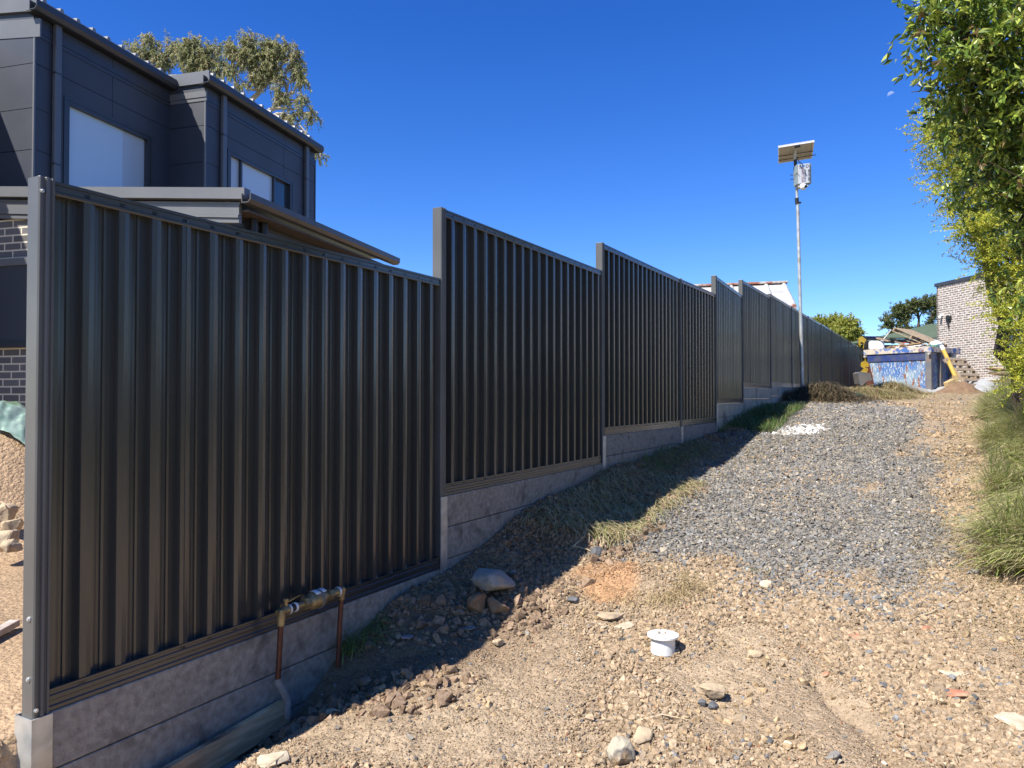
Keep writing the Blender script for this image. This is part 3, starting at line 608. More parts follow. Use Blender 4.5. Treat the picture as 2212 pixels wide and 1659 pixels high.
# ------------------------------------------------------------------ old shed roof behind the fence
M['oldroof'] = mat('weathered_roof', (.50, .50, .49), (.38, .38, .37), rough=.6, scale=1.2, c3=(.24, .09, .05), s3=.7, lo3=.56, hi3=.66)
shed = empty('shed', (8.0, 22.5, 1.2), 'old shed with weathered grey and rusty sheet roof showing over the far fence', 'shed')
u_ = Vector((.966, -.258, 0)); v_ = Vector((.258, .966, 0)); Rr = Vector((8.95, 24, 5.32))
for sgn, nm in ((-1, 'roof'), (1, 'roof')):
    pr = []; x = 0
    while x < 6.6: pr += [(x, 0), (x + .05, .06), (x + .10, .06), (x + .15, 0)]; x += .55
    pr += [(6.7, 0), (6.7, -.03), (0, -.03)]
    MB().ext(pr, Rr - u_ * 6.7, u_, UP, v_ * sgn * 3.1 - UP * 1.12).build(nm, M['oldroof'], shed)
M['rust'] = mat('rusty_capping', (.26, .10, .06), (.40, .38, .36), rough=.8, scale=2, lo=.5, hi=.6)
MB().cbox(Rr - u_ * 3.3 + UP * .05, u_ * 6.8, v_ * .3, UP * .07).build('ridge_cap', M['rust'], shed, bevel=.02)
MB().box(Rr - u_ * 6.5 - v_ * 2.8 - UP * 4.4, u_ * 6.2, v_ * 5.6, UP * 3.1).build('wall', M['wood'], shed)
MB().box(Rr - u_ * 6.7 - v_ * 3.12 - UP * 1.26, u_ * 6.72, -v_ * .1, UP * .11).build('gutter', M['rust'], shed)

# ------------------------------------------------------------------ recycled-brick building at right
bb = empty('brick_building', (16.9, 29, 2.0), 'tall pale recycled brick building with black parapet capping at right', 'building')
bd = Vector((.12, -.993, 0)); bo = Vector((-.993, -.12, 0)); L0 = Vector((16.85, 29, 0)); BT = 5.98
def bwall(p0, u, Ln, z0, z1, th=.11): return quad_uv('wall', [p0 + UP * z0, p0 + u * Ln + UP * z0, p0 + u * Ln + UP * z1, p0 + UP * z1], [(0, z0), (Ln, z0), (Ln, z1), (0, z1)], M['brickold'], bb, thick=th)
bwall(L0, bd, 3.36, 1.6, BT); w_ = bwall(L0 + bd * 3.36, bd, 1.3, 4.06, BT); bwall(L0 + bd * 3.36, bd, 1.3, 1.6, 2.68); bwall(L0 + bd * 4.66, bd, 5.0, 1.6, BT)
bwall(L0 + bd * 9.66, -bo, 6, 1.6, BT); bwall(L0 - bo * 6, bo, 6, 1.6, BT)
MB().box(L0 - bd * .06 + bo * .05 + UP * BT, bd * 9.8, -bo * 6.1, UP * .13).build('parapet_capping', M['trimd'], bb)
fr = MB(); q = L0 + bd * 3.36
fr.box(q + UP * 2.68 - bo * .08, bd * .07, bo * .1, UP * 1.38); fr.box(q + bd * 1.23 + UP * 2.68 - bo * .08, bd * .07, bo * .1, UP * 1.38)
fr.box(q + bd * .07 + UP * 2.68 - bo * .08, bd * 1.16, bo * .1, UP * .07); fr.box(q + bd * .07 + UP * 3.99 - bo * .08, bd * 1.16, bo * .1, UP * .07); fr.box(q + bd * .07 + UP * 3.2 - bo * .08, bd * 1.16, bo * .09, UP * .08)
wf = fr.build('window', M['black'], bb)
for z0_, z1_ in ((2.75, 3.2), (3.28, 3.99)): MB().box(q + bd * .07 + UP * z0_ - bo * .07, bd * 1.16, bo * .01, UP * (z1_ - z0_)).build('pane', M['pane2'], wf)
def wallpt(px, py):
    r = ray(px, py); den = r.x * bo.x + r.y * bo.y; t = (L0.x * bo.x + L0.y * bo.y) / den; return Vector((r.x * t, r.y * t, EYE + r.z * t))
sc = empty('security_camera', wallpt(2036, 681), 'small white security camera on the pale brick wall', 'camera'); p = sc.location.copy()
MB().tube([p, p + bo * .05], .05, 12).build('base', M['white'], sc, smooth=True); MB().tube([p + bo * .04, p + bo * .12 - UP * .05, p + bo * .13 - UP * .13], [.03, .055, .04], 12).build('housing', M['white'], sc, smooth=True)
MB().tube([p + bo * .12 - UP * .12, p + bo * .15 - UP * .16], .035, 12).build('lens', M['black'], sc, smooth=True)
fl = empty('floodlight', wallpt(2050, 690), 'black twin floodlight on the pale brick wall beside the white camera', 'floodlight'); p = fl.location.copy()
MB().box(p - bd * .10 - UP * .09, bd * .13, bo * .07, UP * .24).build('housing', M['black'], fl, bevel=.01); MB().box(p + bd * .04 - UP * .02, bd * .12, bo * .10, UP * .14).build('lamp', M['black'], fl, bevel=.01)
MB().tube([p + bd * .02 - UP * .05 + bo * .05, p + bd * .03 - UP * .33 + bo * .05], .03, 10).build('sensor', M['black'], fl, smooth=True)
# far green tiled house
M['tile'] = mat('green_roof_tile', (.065, .10, .055), (.10, .13, .075), rough=.8, scale=5)
gh = empty('tiled_house', (20, 38, 2.0), 'low house with a green tiled hip roof beyond the skip', 'house')
e0 = Vector((17.35, 34.5, 4.35)); nR = 14; mb = MB()
for i in range(nR):
    t0, t1 = i / nR, (i + 1) / nR; a0 = e0 + Vector((4.4 * t0, 3.6 * t0, 1.0 * t0)); a1 = e0 + Vector((4.4 * t1, 3.6 * t1, 1.0 * t1)); L_ = 12
    mb.box(a0, Vector((L_ - 8.8 * t0, 0, 0)), a1 - a0, Vector((0, -.02, .06)))
mb.build('roof', M['tile'], gh)
mb = MB()
mb.add([e0 + Vector((0, 0, -.02)), e0 + Vector((4.4, 3.6, .98)), e0 + Vector((0, 7.2, -.02)), e0 + Vector((.05, .05, -.1)), e0 + Vector((4.4, 3.6, .85)), e0 + Vector((.05, 7.1, -.1))], [(0, 1, 2), (3, 5, 4), (0, 3, 4, 1), (1, 4, 5, 2), (2, 5, 3, 0)]); mb.build('roof', M['tile'], gh)
MB().box(e0 + Vector((.5, .5, -2.6)), Vector((11, 0, 0)), Vector((0, 6.2, 0)), UP * 2.35).build('wall', M['clad'], gh)
MB().box(e0 + Vector((0, -.1, -.2)), Vector((12, 0, 0)), Vector((0, .12, 0)), UP * .18).build('gutter', M['black'], gh)

# ------------------------------------------------------------------ solar security pole
sp = empty('solar_camera_pole', P(1733, 832, 16), 'tall galvanised pole with solar panel and white security box beside the fence', 'pole')
b0 = P(1733.5, 850, 16); t0 = P(1723, 436, 16); t1 = P(1717, 318, 16.02)
MB().tube([b0, t0], .036, 16).build('pole', M['galv'], sp, smooth=True)
up = MB().tube([t0 - UP * .2, t1], .029, 16).build('mast', M['galv'], sp, smooth=True)
MB().tube([P(1721, 428, 16), P(1722, 441, 16)], .042, 12).build('clamp', M['black'], sp); MB().box(P(1725, 439, 15.95), (.06, 0, 0), (0, .04, 0), (0, 0, .035)).build('clamp_bolt', M['black'], sp)
MB().tube([P(1716.6, 336, 16), P(1719, 367, 16)], .033, 12).build('sleeve', M['black'], sp, smooth=True)
TL, TR, BR_, BL = P(1681, 317, 15.75), P(1759, 304.5, 15.62), P(1753.6, 340.5, 16.32), P(1681.3, 351.5, 16.42)
M['panelback'] = mat('panel_backsheet', (.50, .47, .42), (.44, .41, .37), rough=.6, scale=5); M['cells'] = mat('solar_cells', (.01, .013, .03), rough=.15)
pn = (TR - TL).cross(BL - TL).normalized(); pn = pn if pn.z > 0 else -pn
def slab(o4, h, dirn): mb = MB(); vs = list(o4) + [v + dirn * h for v in o4]; return mb.add(vs, [(0, 1, 2, 3), (4, 5, 6, 7), (0, 1, 5, 4), (1, 2, 6, 5), (2, 3, 7, 6), (3, 0, 4, 7)])
pv = slab([TL, TR, BR_, BL], .006, pn).build('solar_panel', M['panelback'], sp)
slab([v + pn * .008 for v in (TL, TR, BR_, BL)], .01, pn).build('cells', M['cells'], pv)
cen = (TL + TR + BR_ + BL) / 4
for a, b_ in ((TL, TR), (TR, BR_), (BR_, BL), (BL, TL)):
    inw = (cen - (a + b_) / 2).normalized() * .025; MB().box(a - pn * .022, b_ - a, inw, pn * .045).build('frame', M['alu'] if 'alu' in M else M.setdefault('alu', mat('bright_aluminium', (.75, .76, .77), rough=.35, metal=.3)), pv)
for f in (.52, .78): MB().tube([TL.lerp(BL, f) - pn * .03, TR.lerp(BR_, f) - pn * .03 + (TR - TL) * (.1 if f > .7 else .0)], .009, 8).build('rail', M['black'], pv)
for f in (.27, .70): MB().box(TL.lerp(TR, f) - pn * .004, (TR - TL) * .006, BL - TL, pn * .002).build('cell_seam', M['white'], pv)
MB().cbox(cen.lerp((TL + TR) / 2, .9) - pn * .03 + (TR - TL) * .03, (TR - TL) * .16, (BL - TL) * .10, pn * .05).build('junction_box', M['black'], pv)
MB().tube([P(1717, 345, 16), P(1718, 312, 15.86)], .030, 10).build('bracket', M['galv'], sp)
# box
q0, q1, q2, q3 = P(1724, 355, 15.8), P(1748.3, 352.6, 15.8), P(1748.3, 395.4, 15.8), P(1724.5, 397, 15.8)
rt = (q1 - q0).normalized(); dn = (q3 - q0).normalized(); bx_w = (q1 - q0).length; bx_h = (q3 - q0).length; fwd = rt.cross(dn).normalized()
if fwd.y > 0: fwd = -fwd
M['boxw'] = mat('shade_tinted_enclosure', (.50, .52, .56), rough=.4); M['boxg'] = mat('grey_green_enclosure', (.18, .23, .24), (.22, .27, .28), rough=.5)  # white sign face tinted grey-blue to stand in for the panel's shade
box = MB().box(q0 - rt * .03 - fwd * .2 - UP * .0, rt * (bx_w + .055), dn * (bx_h + .01), fwd * .195).build('equipment_box', M['boxg'], sp, bevel=.008)
sg = MB().box(q0 - fwd * .004, rt * bx_w, dn * bx_h, fwd * .008).build('sign_face', M['boxw'], box, bevel=.003)
MB().box(q0 + rt * (bx_w + .004) - fwd * .15, rt * .05, dn * (bx_h * 1.02), fwd * .12).build('lid_edge', M['boxg'], box)
cp_ = q3 + rt * bx_w * .5 - fwd * .1
MB().box(q3 - fwd * .19 + rt * .01 + dn * .006, rt * bx_w * .9, dn * .07, fwd * .17).build('camera_mount', M['panelback'], box, bevel=.01)
dm = P(1735, 404, 15.75)
dome = MB().tube([dm + UP * .06, dm + UP * .03, dm, dm - UP * .035, dm - UP * .058, dm - UP * .068], [.055, .068, .07, .058, .034, .006], 20).build('dome_camera', M['white'], box, smooth=True)
MB().tube([dm + Vector((.025, -.045, .0)), dm + Vector((.032, -.074, -.006))], [.030, .029], 16).build('lens', M['black'], dome, smooth=True)
def text(s, o, ux, uy, size, m, parent, name='lettering', squeeze=1):
    cu = bpy.data.curves.new(name, 'FONT'); cu.body = s; cu.size = 1; cu.extrude = .01; cu.offset = .012
    to = bpy.data.objects.new('t', cu); COL.objects.link(to); bpy.context.view_layer.update()
    me_ = bpy.data.meshes.new_from_object(to.evaluated_get(bpy.context.evaluated_depsgraph_get())); bpy.data.objects.remove(to)
    uz = ux.cross(uy)
    for v in me_.vertices: c = v.co.copy(); v.co = o + ux * c.x * size * squeeze + uy * c.y * size + uz * c.z * size * .3
    me_.materials.clear(); return link(name, me_, m, parent)
M['navy'] = mat('navy_ink', (.015, .02, .06), rough=.5); M['maroon'] = mat('maroon_ink', (.16, .03, .06), rough=.5); M['blue'] = mat('blue_ink', (.10, .25, .55), rough=.5); M['greyink'] = mat('grey_ink', (.25, .27, .32), rough=.5)
f0 = q0 + fwd * .0055
def onbox(a, b_): return f0 + rt * bx_w * a + dn * bx_h * b_
text('ELECTRICAL', onbox(.30, .96), -dn, rt, .068, M['maroon'], sg, squeeze=.98)
text('& SECURITY', onbox(.53, .93), -dn, rt, .052, M['navy'], sg, squeeze=.98)
text('1800 250 840', onbox(.86, .94), -dn, rt, .058, M['navy'], sg, squeeze=.83)
MB().box(onbox(.60, .30), rt * .006, dn * bx_h * .62, fwd * .001).build('web_address_line', M['greyink'], sg)
text('S', onbox(.08, .22), rt, -dn, .095, M['navy'], sg, squeeze=1.1); text('D', onbox(.66, .22), rt, -dn, .095, M['navy'], sg)
mb = MB(); a_1 = onbox(.46, .16); mb.add([a_1 - rt * .035, a_1 - rt * .035 - dn * .03, a_1 - dn * .055, a_1 + rt * .035 - dn * .03, a_1 + rt * .035], [(0, 1, 2, 3, 4)]); o = mb.build('logo', M['blue'], sg)
so = o.modifiers.new('thick', 'SOLIDIFY'); so.thickness = .002; so.offset = 0
MB().tube([P(1722, 340, 15.9), P(1726, 349, 15.7), P(1732, 354, 15.68), P(1735, 359, 15.70), P(1735, 361, 15.78)], .010, 8).build('cable', M['black'], sp, smooth=True)
MB().tube([P(1721, 337, 15.95), P(1721.5, 352, 15.9), P(1729, 350.5, 15.8)], .005, 6).build('cable', M['black'], sp)
for y in (378, 387): MB().tube([P(1707, y, 15.95), P(1722, y, 15.95)], .008, 6).build('clamp_rod', M['black'], sp)
MB().tube([P(1714, 378, 15.9), P(1724, 371, 15.75)], .007, 6).build('clamp_rod', M['galv'], sp)
# moon
mm = bpy.data.meshes.new('moon'); bm = bmesh.new(); bmesh.ops.create_uvsphere(bm, u_segments=64, v_segments=48, radius=19)
for pn_ in (Vector((.42, 0, -.90)), Vector((.25, 1, .05))):
    bmesh.ops.bisect_plane(bm, geom=bm.verts[:] + bm.edges[:] + bm.faces[:], plane_co=(0, 0, 0), plane_no=pn_, clear_outer=True)
bm.to_mesh(mm); bm.free()
m = mat('moon_surface', (.50, .53, .58), (.36, .40, .46), rough=1, scale=.09); N = m.node_tree.nodes; L = m.node_tree.links
tr = N.new('ShaderNodeBsdfTransparent'); ms = N.new('ShaderNodeMixShader'); ms.inputs[0].default_value = .30; L.new(tr.outputs[0], ms.inputs[1]); L.new(N['Principled BSDF'].outputs[0], ms.inputs[2]); L.new(ms.outputs[0], N['Material Output'].inputs[0])
mo = link('moon', mm, m); mo.location = P(1925, 205.5, 3800); tag(mo, 'faint pale half moon in the blue sky beside the leafy tree', 'moon')

# ------------------------------------------------------------------ foliage tools
def norm(a): return a / (np.linalg.norm(a, axis=-1, keepdims=True) + 1e-9)
def foliage(clumps, twigs, leaves, tl, ll, lw, droop, cols, rng, shell=.6, spread=.8, up=0, seg=1):
    """clumps (k,6): centre+radii. returns V,F,C of folded leaves set along drooping twigs"""
    Vs, Cs = [], []
    c = np.array([q[:3] for q in clumps]); r = np.array([q[3:6] for q in clumps]); w = (r.prod(1)) ** .62; w = w / w.mean()
    nt = np.maximum(3, (w * twigs).astype(int)); ci = np.repeat(np.arange(len(c)), nt); n = len(ci)
    d = norm(rng.normal(size=(n, 3))); u = rng.uniform(shell - .35, 1, n)[:, None]
    base = c[ci] + d * r[ci] * u * .85
    td = norm(d + rng.normal(size=(n, 3)) * .55 + np.array([0, 0, up - droop])); 
    L_ = tl * rng.uniform(.5, 1.2, n)[:, None]
    tcol = rng.random((n, 1)); pal = np.array(cols)
    ti = np.repeat(np.arange(n), leaves); m = len(ti); s = rng.random((m, 1)) 
    pos = base[ti] + td[ti] * L_[ti] * s + np.array([0, 0, -droop * .4]) * L_[ti] * s ** 2
    ld = norm(td[ti] * .5 + rng.normal(size=(m, 3)) * spread + np.array([0, 0, -droop])); sd_ = norm(np.cross(ld, rng.normal(size=(m, 3)))); nn = np.cross(ld, sd_)
    l = ll * rng.uniform(.6, 1.2, (m, 1)); wd = lw * rng.uniform(.7, 1.2, (m, 1))
    a = pos; b_ = pos + ld * l * .45 + sd_ * wd * .5 + nn * wd * .18; e = pos + ld * l + nn * l * -.08; f = pos + ld * l * .45 - sd_ * wd * .5 + nn * wd * .18
    V = np.stack([a, b_, e, f], 1).reshape(-1, 3); F_ = (np.array([[0, 1, 2], [0, 2, 3]])[None] + (np.arange(m) * 4)[:, None, None]).reshape(-1, 3)
    ix = np.clip((tcol[ti][:, 0] * .65 + rng.random(m) * .35) * len(pal), 0, len(pal) - 1).astype(int)
    C = pal[ix] * rng.uniform(.75, 1.25, (m, 1)); return V, F_, np.repeat(C, 4, 0)
def limb(mb, a, b_, r0, r1, rng, n=6, wob=.06, sag=.0, sides=7):
    a, b_ = Vector(a), Vector(b_); L_ = (b_ - a).length; pts = []; rad = []
    for i in range(n):
        t = i / (n - 1); o = Vector(rng.normal(size=3)) * wob * L_ * math.sin(math.pi * t) * .6
        pts.append(a.lerp(b_, t) + o + Vector((0, 0, sag * L_ * math.sin(math.pi * t)))); rad.append(r0 + (r1 - r0) * t)
    mb.tube(pts, rad, sides)
def tree(name, base, top, hubs, clumps, label, cat, trunk_r, fol, barkm, leafm, seed, group=None, extra=2, hub_r=.5, tw=.25):
    rng = np.random.default_rng(seed); root = empty(name, base, label, cat, group)
    mb = MB(); limb(mb, base, top, trunk_r, trunk_r * .6, rng, 8, .04, sides=12)
    for h in hubs: limb(mb, top, h, trunk_r * .55, trunk_r * hub_r * .5, rng, 7, .08, .06, sides=8)
    hs_ = list(hubs) or [top]
    for q in clumps:
        c = Vector(q[:3]); h = min(hs_, key=lambda k: (Vector(k) - c).length); limb(mb, h, c, trunk_r * hub_r * .42, trunk_r * .06, rng, 6, .09, .05, sides=6)
        for _ in range(extra): limb(mb, Vector(h).lerp(c, rng.uniform(.3, .8)), c + Vector(rng.normal(size=3)) * np.mean(q[3:6]) * .7, trunk_r * .09, trunk_r * .03, rng, 5, .12, .03, sides=5)
    mb.build('trunk', barkm, root, smooth=True)
    V, F_, C = foliage(clumps, rng=rng, **fol); me = npmesh('crown', V, F_, colors=C); link('crown', me, leafm, root); return root
def pc(px, py, dep, rpx, sq=(1, 1, 1)):
    p = P(px, py, dep); r = rpx / FPX * dep; return (p.x, p.y, p.z, r * sq[0], r * sq[1], r * sq[2])

# glossy leaved tree close at the right
rg = np.random.default_rng(3)
cl = []
for px, py, r, dp in ((1985, 22, 30, 4.6), (2020, 60, 42, 4.6), (2085, 30, 60, 4.7), (2160, 40, 62, 4.6), (2240, 60, 70, 4.5), (2030, 130, 40, 4.7), (2090, 130, 62, 4.8), (2165, 150, 66, 4.7), (2240, 180, 70, 4.6),
                      (2045, 190, 42, 4.8), (2100, 225, 60, 5.0), (2170, 260, 62, 4.8), (2245, 300, 70, 4.7), (2090, 275, 50, 5.0), (2150, 325, 42, 5.0), (2205, 380, 52, 4.9), (2070, 395, 22, 5.2), (2112, 392, 24, 5.2),
                      (2180, 440, 34, 5.1), (2222, 490, 42, 5.0), (2190, 540, 18, 5.2), (2232, 600, 34, 5.1), (2120, 80, 70, 5.6), (2180, 200, 70, 5.7), (2190, 330, 60, 5.8), (2050, -40, 70, 4.8), (2140, -60, 80, 4.8), (2230, -60, 80, 4.7),
                      (2320, 100, 90, 4.7), (2320, 280, 90, 4.8), (2310, 440, 80, 4.9), (2420, 60, 120, 4.4), (2420, 260, 120, 4.4), (2420, 450, 110, 4.4), (2300, 0, 90, 5.6), (2120, -150, 90, 5.2), (2230, -170, 90, 5.2), (2360, 200, 100, 5.6)):
    cl.append(pc(px, py, dp, r, (1, 1.3, 1)))
for x, y, z in ((4.6, 3.4, 2.6), (4.5, 3.2, 3.8), (4.6, 2.2, 2.4), (4.6, 2.0, 3.5), (5.2, 2.8, 1.7), (5.4, 4.2, 1.9), (4.7, .8, 2.9), (4.8, .6, 1.7), (5.0, .4, 4.0), (4.9, -.8, 2.8), (5.0, -.7, 1.6), (5.4, -1.2, 3.9)):
    cl.append((x, y, z, .75, .8, .75))  # unseen clumps in place of a hedge, added to darken the fence reflections
tb = Vector((4.9, 5.4, gz(4.9, 5.4) - .1))
GL = [(.10, .17, .03), (.15, .24, .04), (.24, .33, .05), (.36, .44, .07), (.06, .11, .025), (.44, .50, .10), (.13, .20, .04), (.22, .15, .06)]
tree('broadleaf_tree', tb, Vector((4.5, 5.2, 2.6)), [P(2120, 180, 5.2), P(2200, 60, 5.2), P(2200, 380, 5.3), P(2300, 200, 5.2)], cl, 'large glossy green broad-leaved tree leaning in close at the upper right', 'tree', .09,
     dict(twigs=120, leaves=18, tl=.24, ll=.066, lw=.026, droop=.25, cols=GL, shell=.5, spread=.75), M['bark'], M['leafg'], 11, extra=1)
# feathery yellow-green tree behind it
cl = []
for px, py, r, dp in ((2030, 285, 30, 8.2), (2005, 292, 14, 8.2), (2055, 290, 34, 8.5), (2090, 300, 40, 8.6), (2050, 360, 34, 8.3), (2095, 370, 42, 8.5), (2045, 405, 20, 8.2), (2080, 430, 34, 8.2), (2120, 440, 44, 8.4), (2105, 490, 32, 8.0),
                      (2085, 507, 14, 8.0), (2150, 510, 46, 8.2), (2140, 560, 34, 8.0), (2185, 560, 46, 8.0), (2195, 600, 30, 8.1), (2160, 664, 20, 7.8), (2185, 672, 24, 7.8), (2212, 640, 26, 8.0), (2205, 712, 20, 7.6), (2218, 745, 26, 7.6), (2212, 780, 26, 7.5), (2190, 800, 15, 7.6), (2208, 825, 22, 7.5), (2060, 235, 26, 8.8), (2110, 240, 36, 9), (2280, 560, 60, 8.4), (2290, 680, 60, 8.2), (2260, 460, 70, 8.8), (2190, 400, 60, 9.2), (2290, 800, 50, 8), (2160, 300, 60, 9.4)):
    cl.append(pc(px, py, dp, r, (1, 1.2, 1)))
YL = [(.44, .48, .05), (.56, .57, .06), (.64, .61, .08), (.36, .42, .06), (.26, .33, .06), (.58, .52, .09), (.20, .27, .07)]
tb = Vector((6.1, 8.6, gz(6.1, 8.6) - .1))
tree('feathery_tree', tb, Vector((5.7, 8.7, 3.0)), [P(2150, 560, 8.4), P(2110, 400, 8.6), P(2210, 680, 8.2), P(2060, 300, 8.6)], cl, 'feathery yellow-green tree behind the glossy tree at the right', 'tree', .10,
     dict(twigs=115, leaves=34, tl=.30, ll=.036, lw=.012, droop=.05, cols=YL, shell=.55, spread=.7, up=.25), M['bark'], M['leafm'], 12, extra=2)
# gum tree behind the house
cl = [pc(*q) for q in [(289, 97, 26, 13), (300, 112, 26, 10), (325, 89, 26, 19), (318, 112, 26, 16), (348, 118, 26, 22), (356, 138, 26, 14), (373, 97, 26, 19), (416, 90, 25, 20), (392, 108, 25, 24), (410, 118, 25, 20), (422, 132, 25, 20), (440, 108, 25, 16), (462, 101, 25, 16), (496, 95, 24, 14),
      (538, 78, 24, 14), (535, 92, 24, 14), (545, 105, 24, 17), (510, 112, 24, 18), (531, 124, 24, 22), (555, 118, 24, 16), (580, 100, 24, 20), (592, 95, 24, 18), (584, 122, 24, 22), (590, 140, 24, 18), (604, 108, 24, 15), (620, 95, 24, 10), (633, 112, 24, 18), (640, 135, 24, 16), (645, 155, 24, 15), (656, 173, 24, 11),
      (609, 164, 24, 12), (578, 173, 24, 9), (560, 150, 24, 14), (500, 150, 24, 14), (479, 136, 25, 16), (450, 128, 25, 16), (437, 145, 25, 14), (470, 158, 25, 10), (599, 190, 24, 9), (606, 200, 24, 8), (616, 213, 24, 11), (656, 213, 24, 13), (645, 236, 24, 9), (673, 245, 24, 14), (630, 250, 24, 11), (615, 246, 24, 7), (662, 287, 24, 6), (684, 322, 24, 8), (688, 335, 24, 8), (520, 180, 24, 10), (545, 165, 24, 12)]]
cl = [q[:3] + (q[3] * .86, q[4] * .86, q[5] * .8) for q in cl]
GU = [(.26, .29, .13), (.34, .36, .16), (.42, .42, .21), (.18, .21, .10), (.50, .47, .26), (.36, .29, .18), (.56, .54, .34)]
tb = P(430, 880, 25); tb.z = .4
tree('gum_tree', tb, P(470, 330, 25), [P(400, 190, 25.5), P(455, 190, 25), P(510, 215, 24.6), P(560, 200, 24.3), P(590, 235, 24.2), P(590, 250, 24.2), P(330, 160, 26)], cl, 'pale-limbed gum tree with drooping olive leaves rising behind the dark house', 'tree', .30,
     dict(twigs=42, leaves=18, tl=.32, ll=.13, lw=.030, droop=.8, cols=GU, shell=.6, spread=.5), M['barkpale'], M['leafm'], 13, extra=2, hub_r=.5)
# rounded bush tree beyond the far fence
cl = [pc(*q) for q in [(1765, 700, 42, 14), (1785, 705, 42, 18), (1805, 700, 42, 20), (1830, 705, 41, 20), (1845, 722, 41, 16), (1820, 722, 41, 22), (1850, 740, 41, 14), (1800, 725, 42, 18), (1835, 745, 41, 18), (1855, 760, 41, 12), (1820, 770, 41, 20), (1855, 785, 41, 14), (1840, 800, 41, 22), (1790, 745, 42, 22)]]
BL_ = [(.26, .30, .06), (.36, .38, .07), (.44, .44, .09), (.18, .22, .05), (.50, .48, .12)]
tb = P(1815, 845, 41.5); tb.z = 2.0
tree('bush_tree', tb, P(1815, 790, 41.5), [P(1790, 730, 42), P(1835, 740, 41)], cl, 'rounded yellowish green tree beyond the far end of the fence', 'tree', .2,
     dict(twigs=170, leaves=16, tl=.35, ll=.13, lw=.07, droop=.0, cols=BL_, shell=.6, spread=.8), M['bark'], M['leafm'], 14)
# dark spreading tree behind the green roof
cl = [pc(*q) for q in [(1916, 690, 46, 9), (1922, 700, 46, 9), (1914, 705, 46, 7), (1930, 682, 46, 9), (1940, 664, 46, 9), (1950, 672, 46, 11), (1935, 672, 46, 8), (1962, 660, 46, 12), (1978, 656, 46, 12), (1996, 653, 46, 13), (2012, 652, 46, 12), (2028, 650, 46, 14), (1958, 686, 46, 9), (1944, 695, 46, 9), (1975, 670, 46, 9), (1995, 668, 46, 8),
      (2020, 668, 46, 10), (2032, 668, 46, 10), (1950, 712, 46, 9), (1935, 715, 46, 9), (1965, 715, 46, 8), (2014, 690, 46, 8), (1985, 712, 46, 8), (1918, 733, 46, 4), (1924, 738, 46, 4), (2008, 704, 46, 8), (1930, 725, 46, 8)]]
DL = [(.11, .14, .05), (.15, .18, .06), (.19, .21, .075), (.08, .11, .045), (.24, .25, .09)]
cl = [q[:3] + (q[3] * .85, q[4] * .85, q[5] * .7) for q in cl]; tb = P(1985, 860, 46); tb.z = 2.0
tree('spreading_tree', tb, P(1983, 765, 46), [P(1960, 700, 46), P(1985, 690, 46), P(2010, 690, 46), P(1940, 720, 46)], cl, 'dark green spreading tree with bare crooked limbs above the green tiled roof', 'tree', .22,
     dict(twigs=34, leaves=16, tl=.35, ll=.15, lw=.06, droop=.0, cols=DL, shell=.6, spread=.8), M['bark'], M['leafm'], 15, hub_r=.6)
# ------------------------------------------------------------------ skip bin and what is in it
def skipmat():
    m = mat('scraped_blue_paint', (.045, .12, .32), (.07, .17, .40), rough=.55, scale=4); nt = m.node_tree; N = nt.nodes; L = nt.links; b = N['Principled BSDF']
    cur = b.inputs['Base Color'].links[0].from_socket; tc = N.new('ShaderNodeTexCoord')
    def layer(cur, c, st, sc, lo, hi, det=8):
        mp = N.new('ShaderNodeMapping'); mp.inputs['Scale'].default_value = st; L.new(tc.outputs['Object'], mp.inputs[0])
        n = N.new('ShaderNodeTexNoise'); n.inputs['Scale'].default_value = sc; n.inputs['Detail'].default_value = det; L.new(mp.outputs[0], n.inputs[0])
        r = N.new('ShaderNodeMapRange'); r.inputs[1].default_value = lo; r.inputs[2].default_value = hi; L.new(n.outputs[0], r.inputs[0])
        x = N.new('ShaderNodeMix'); x.data_type = 'RGBA'; L.new(r.outputs[0], x.inputs[0]); L.new(cur, x.inputs[6]); x.inputs[7].default_value = col4(c); return x.outputs[2]
    cur = layer(cur, (.22, .31, .40), (1, 1, 1), 1.6, .46, .60); cur = layer(cur, (.42, .46, .46), (3, 3, 1.1), 8, .57, .62)
    cur = layer(cur, (.20, .08, .04), (3.4, 3.4, .7), 3.4, .57, .62); cur = layer(cur, (.55, .56, .56), (3, 3, 1.4), 16, .60, .64)
    L.new(cur, b.inputs['Base Color']); return m
M['skip'] = skipmat(); M['skiprim'] = mat('worn_blue_rim', (.05, .13, .36), (.50, .44, .36), rough=.7, scale=7, lo=.42, hi=.52, c3=(.20, .09, .05), s3=9)
M['greymetal'] = mat('weathered_skip_end', (.11, .12, .14), (.16, .155, .15), rough=.7, scale=4, c3=(.22, .12, .07), s3=6)
SR = Vector((11.43, 20, 0)); SF = Vector((-.571, .821, 0)); SS = Vector((.821, .571, 0)); SO = -SS * 0 + Vector((-.821, -.571, 0)); zg = 1.76; zr = 2.99; w = 1.86; dp_ = 1.7
skip = empty('skip_bin', (SR.x, SR.y, zg), 'battered blue skip bin heaped with building waste at the end of the drive', 'skip')
def S(a, b_, z): return SR + SF * a + SS * b_ + UP * z   # a left along front, b back
fbl = [S(.06, .08, zg), S(w - .30, .08, zg), S(w - .06, .06, zr - .16), S(.06, .06, zr - .16)]; off = SS * (dp_ - .14)
bd_ = MB(); bd_.add(fbl + [p + off for p in fbl], [(0, 1, 2, 3), (7, 6, 5, 4), (0, 4, 5, 1), (1, 5, 6, 2), (3, 7, 4, 0)]); bd_.build('body', M['skip'], skip)
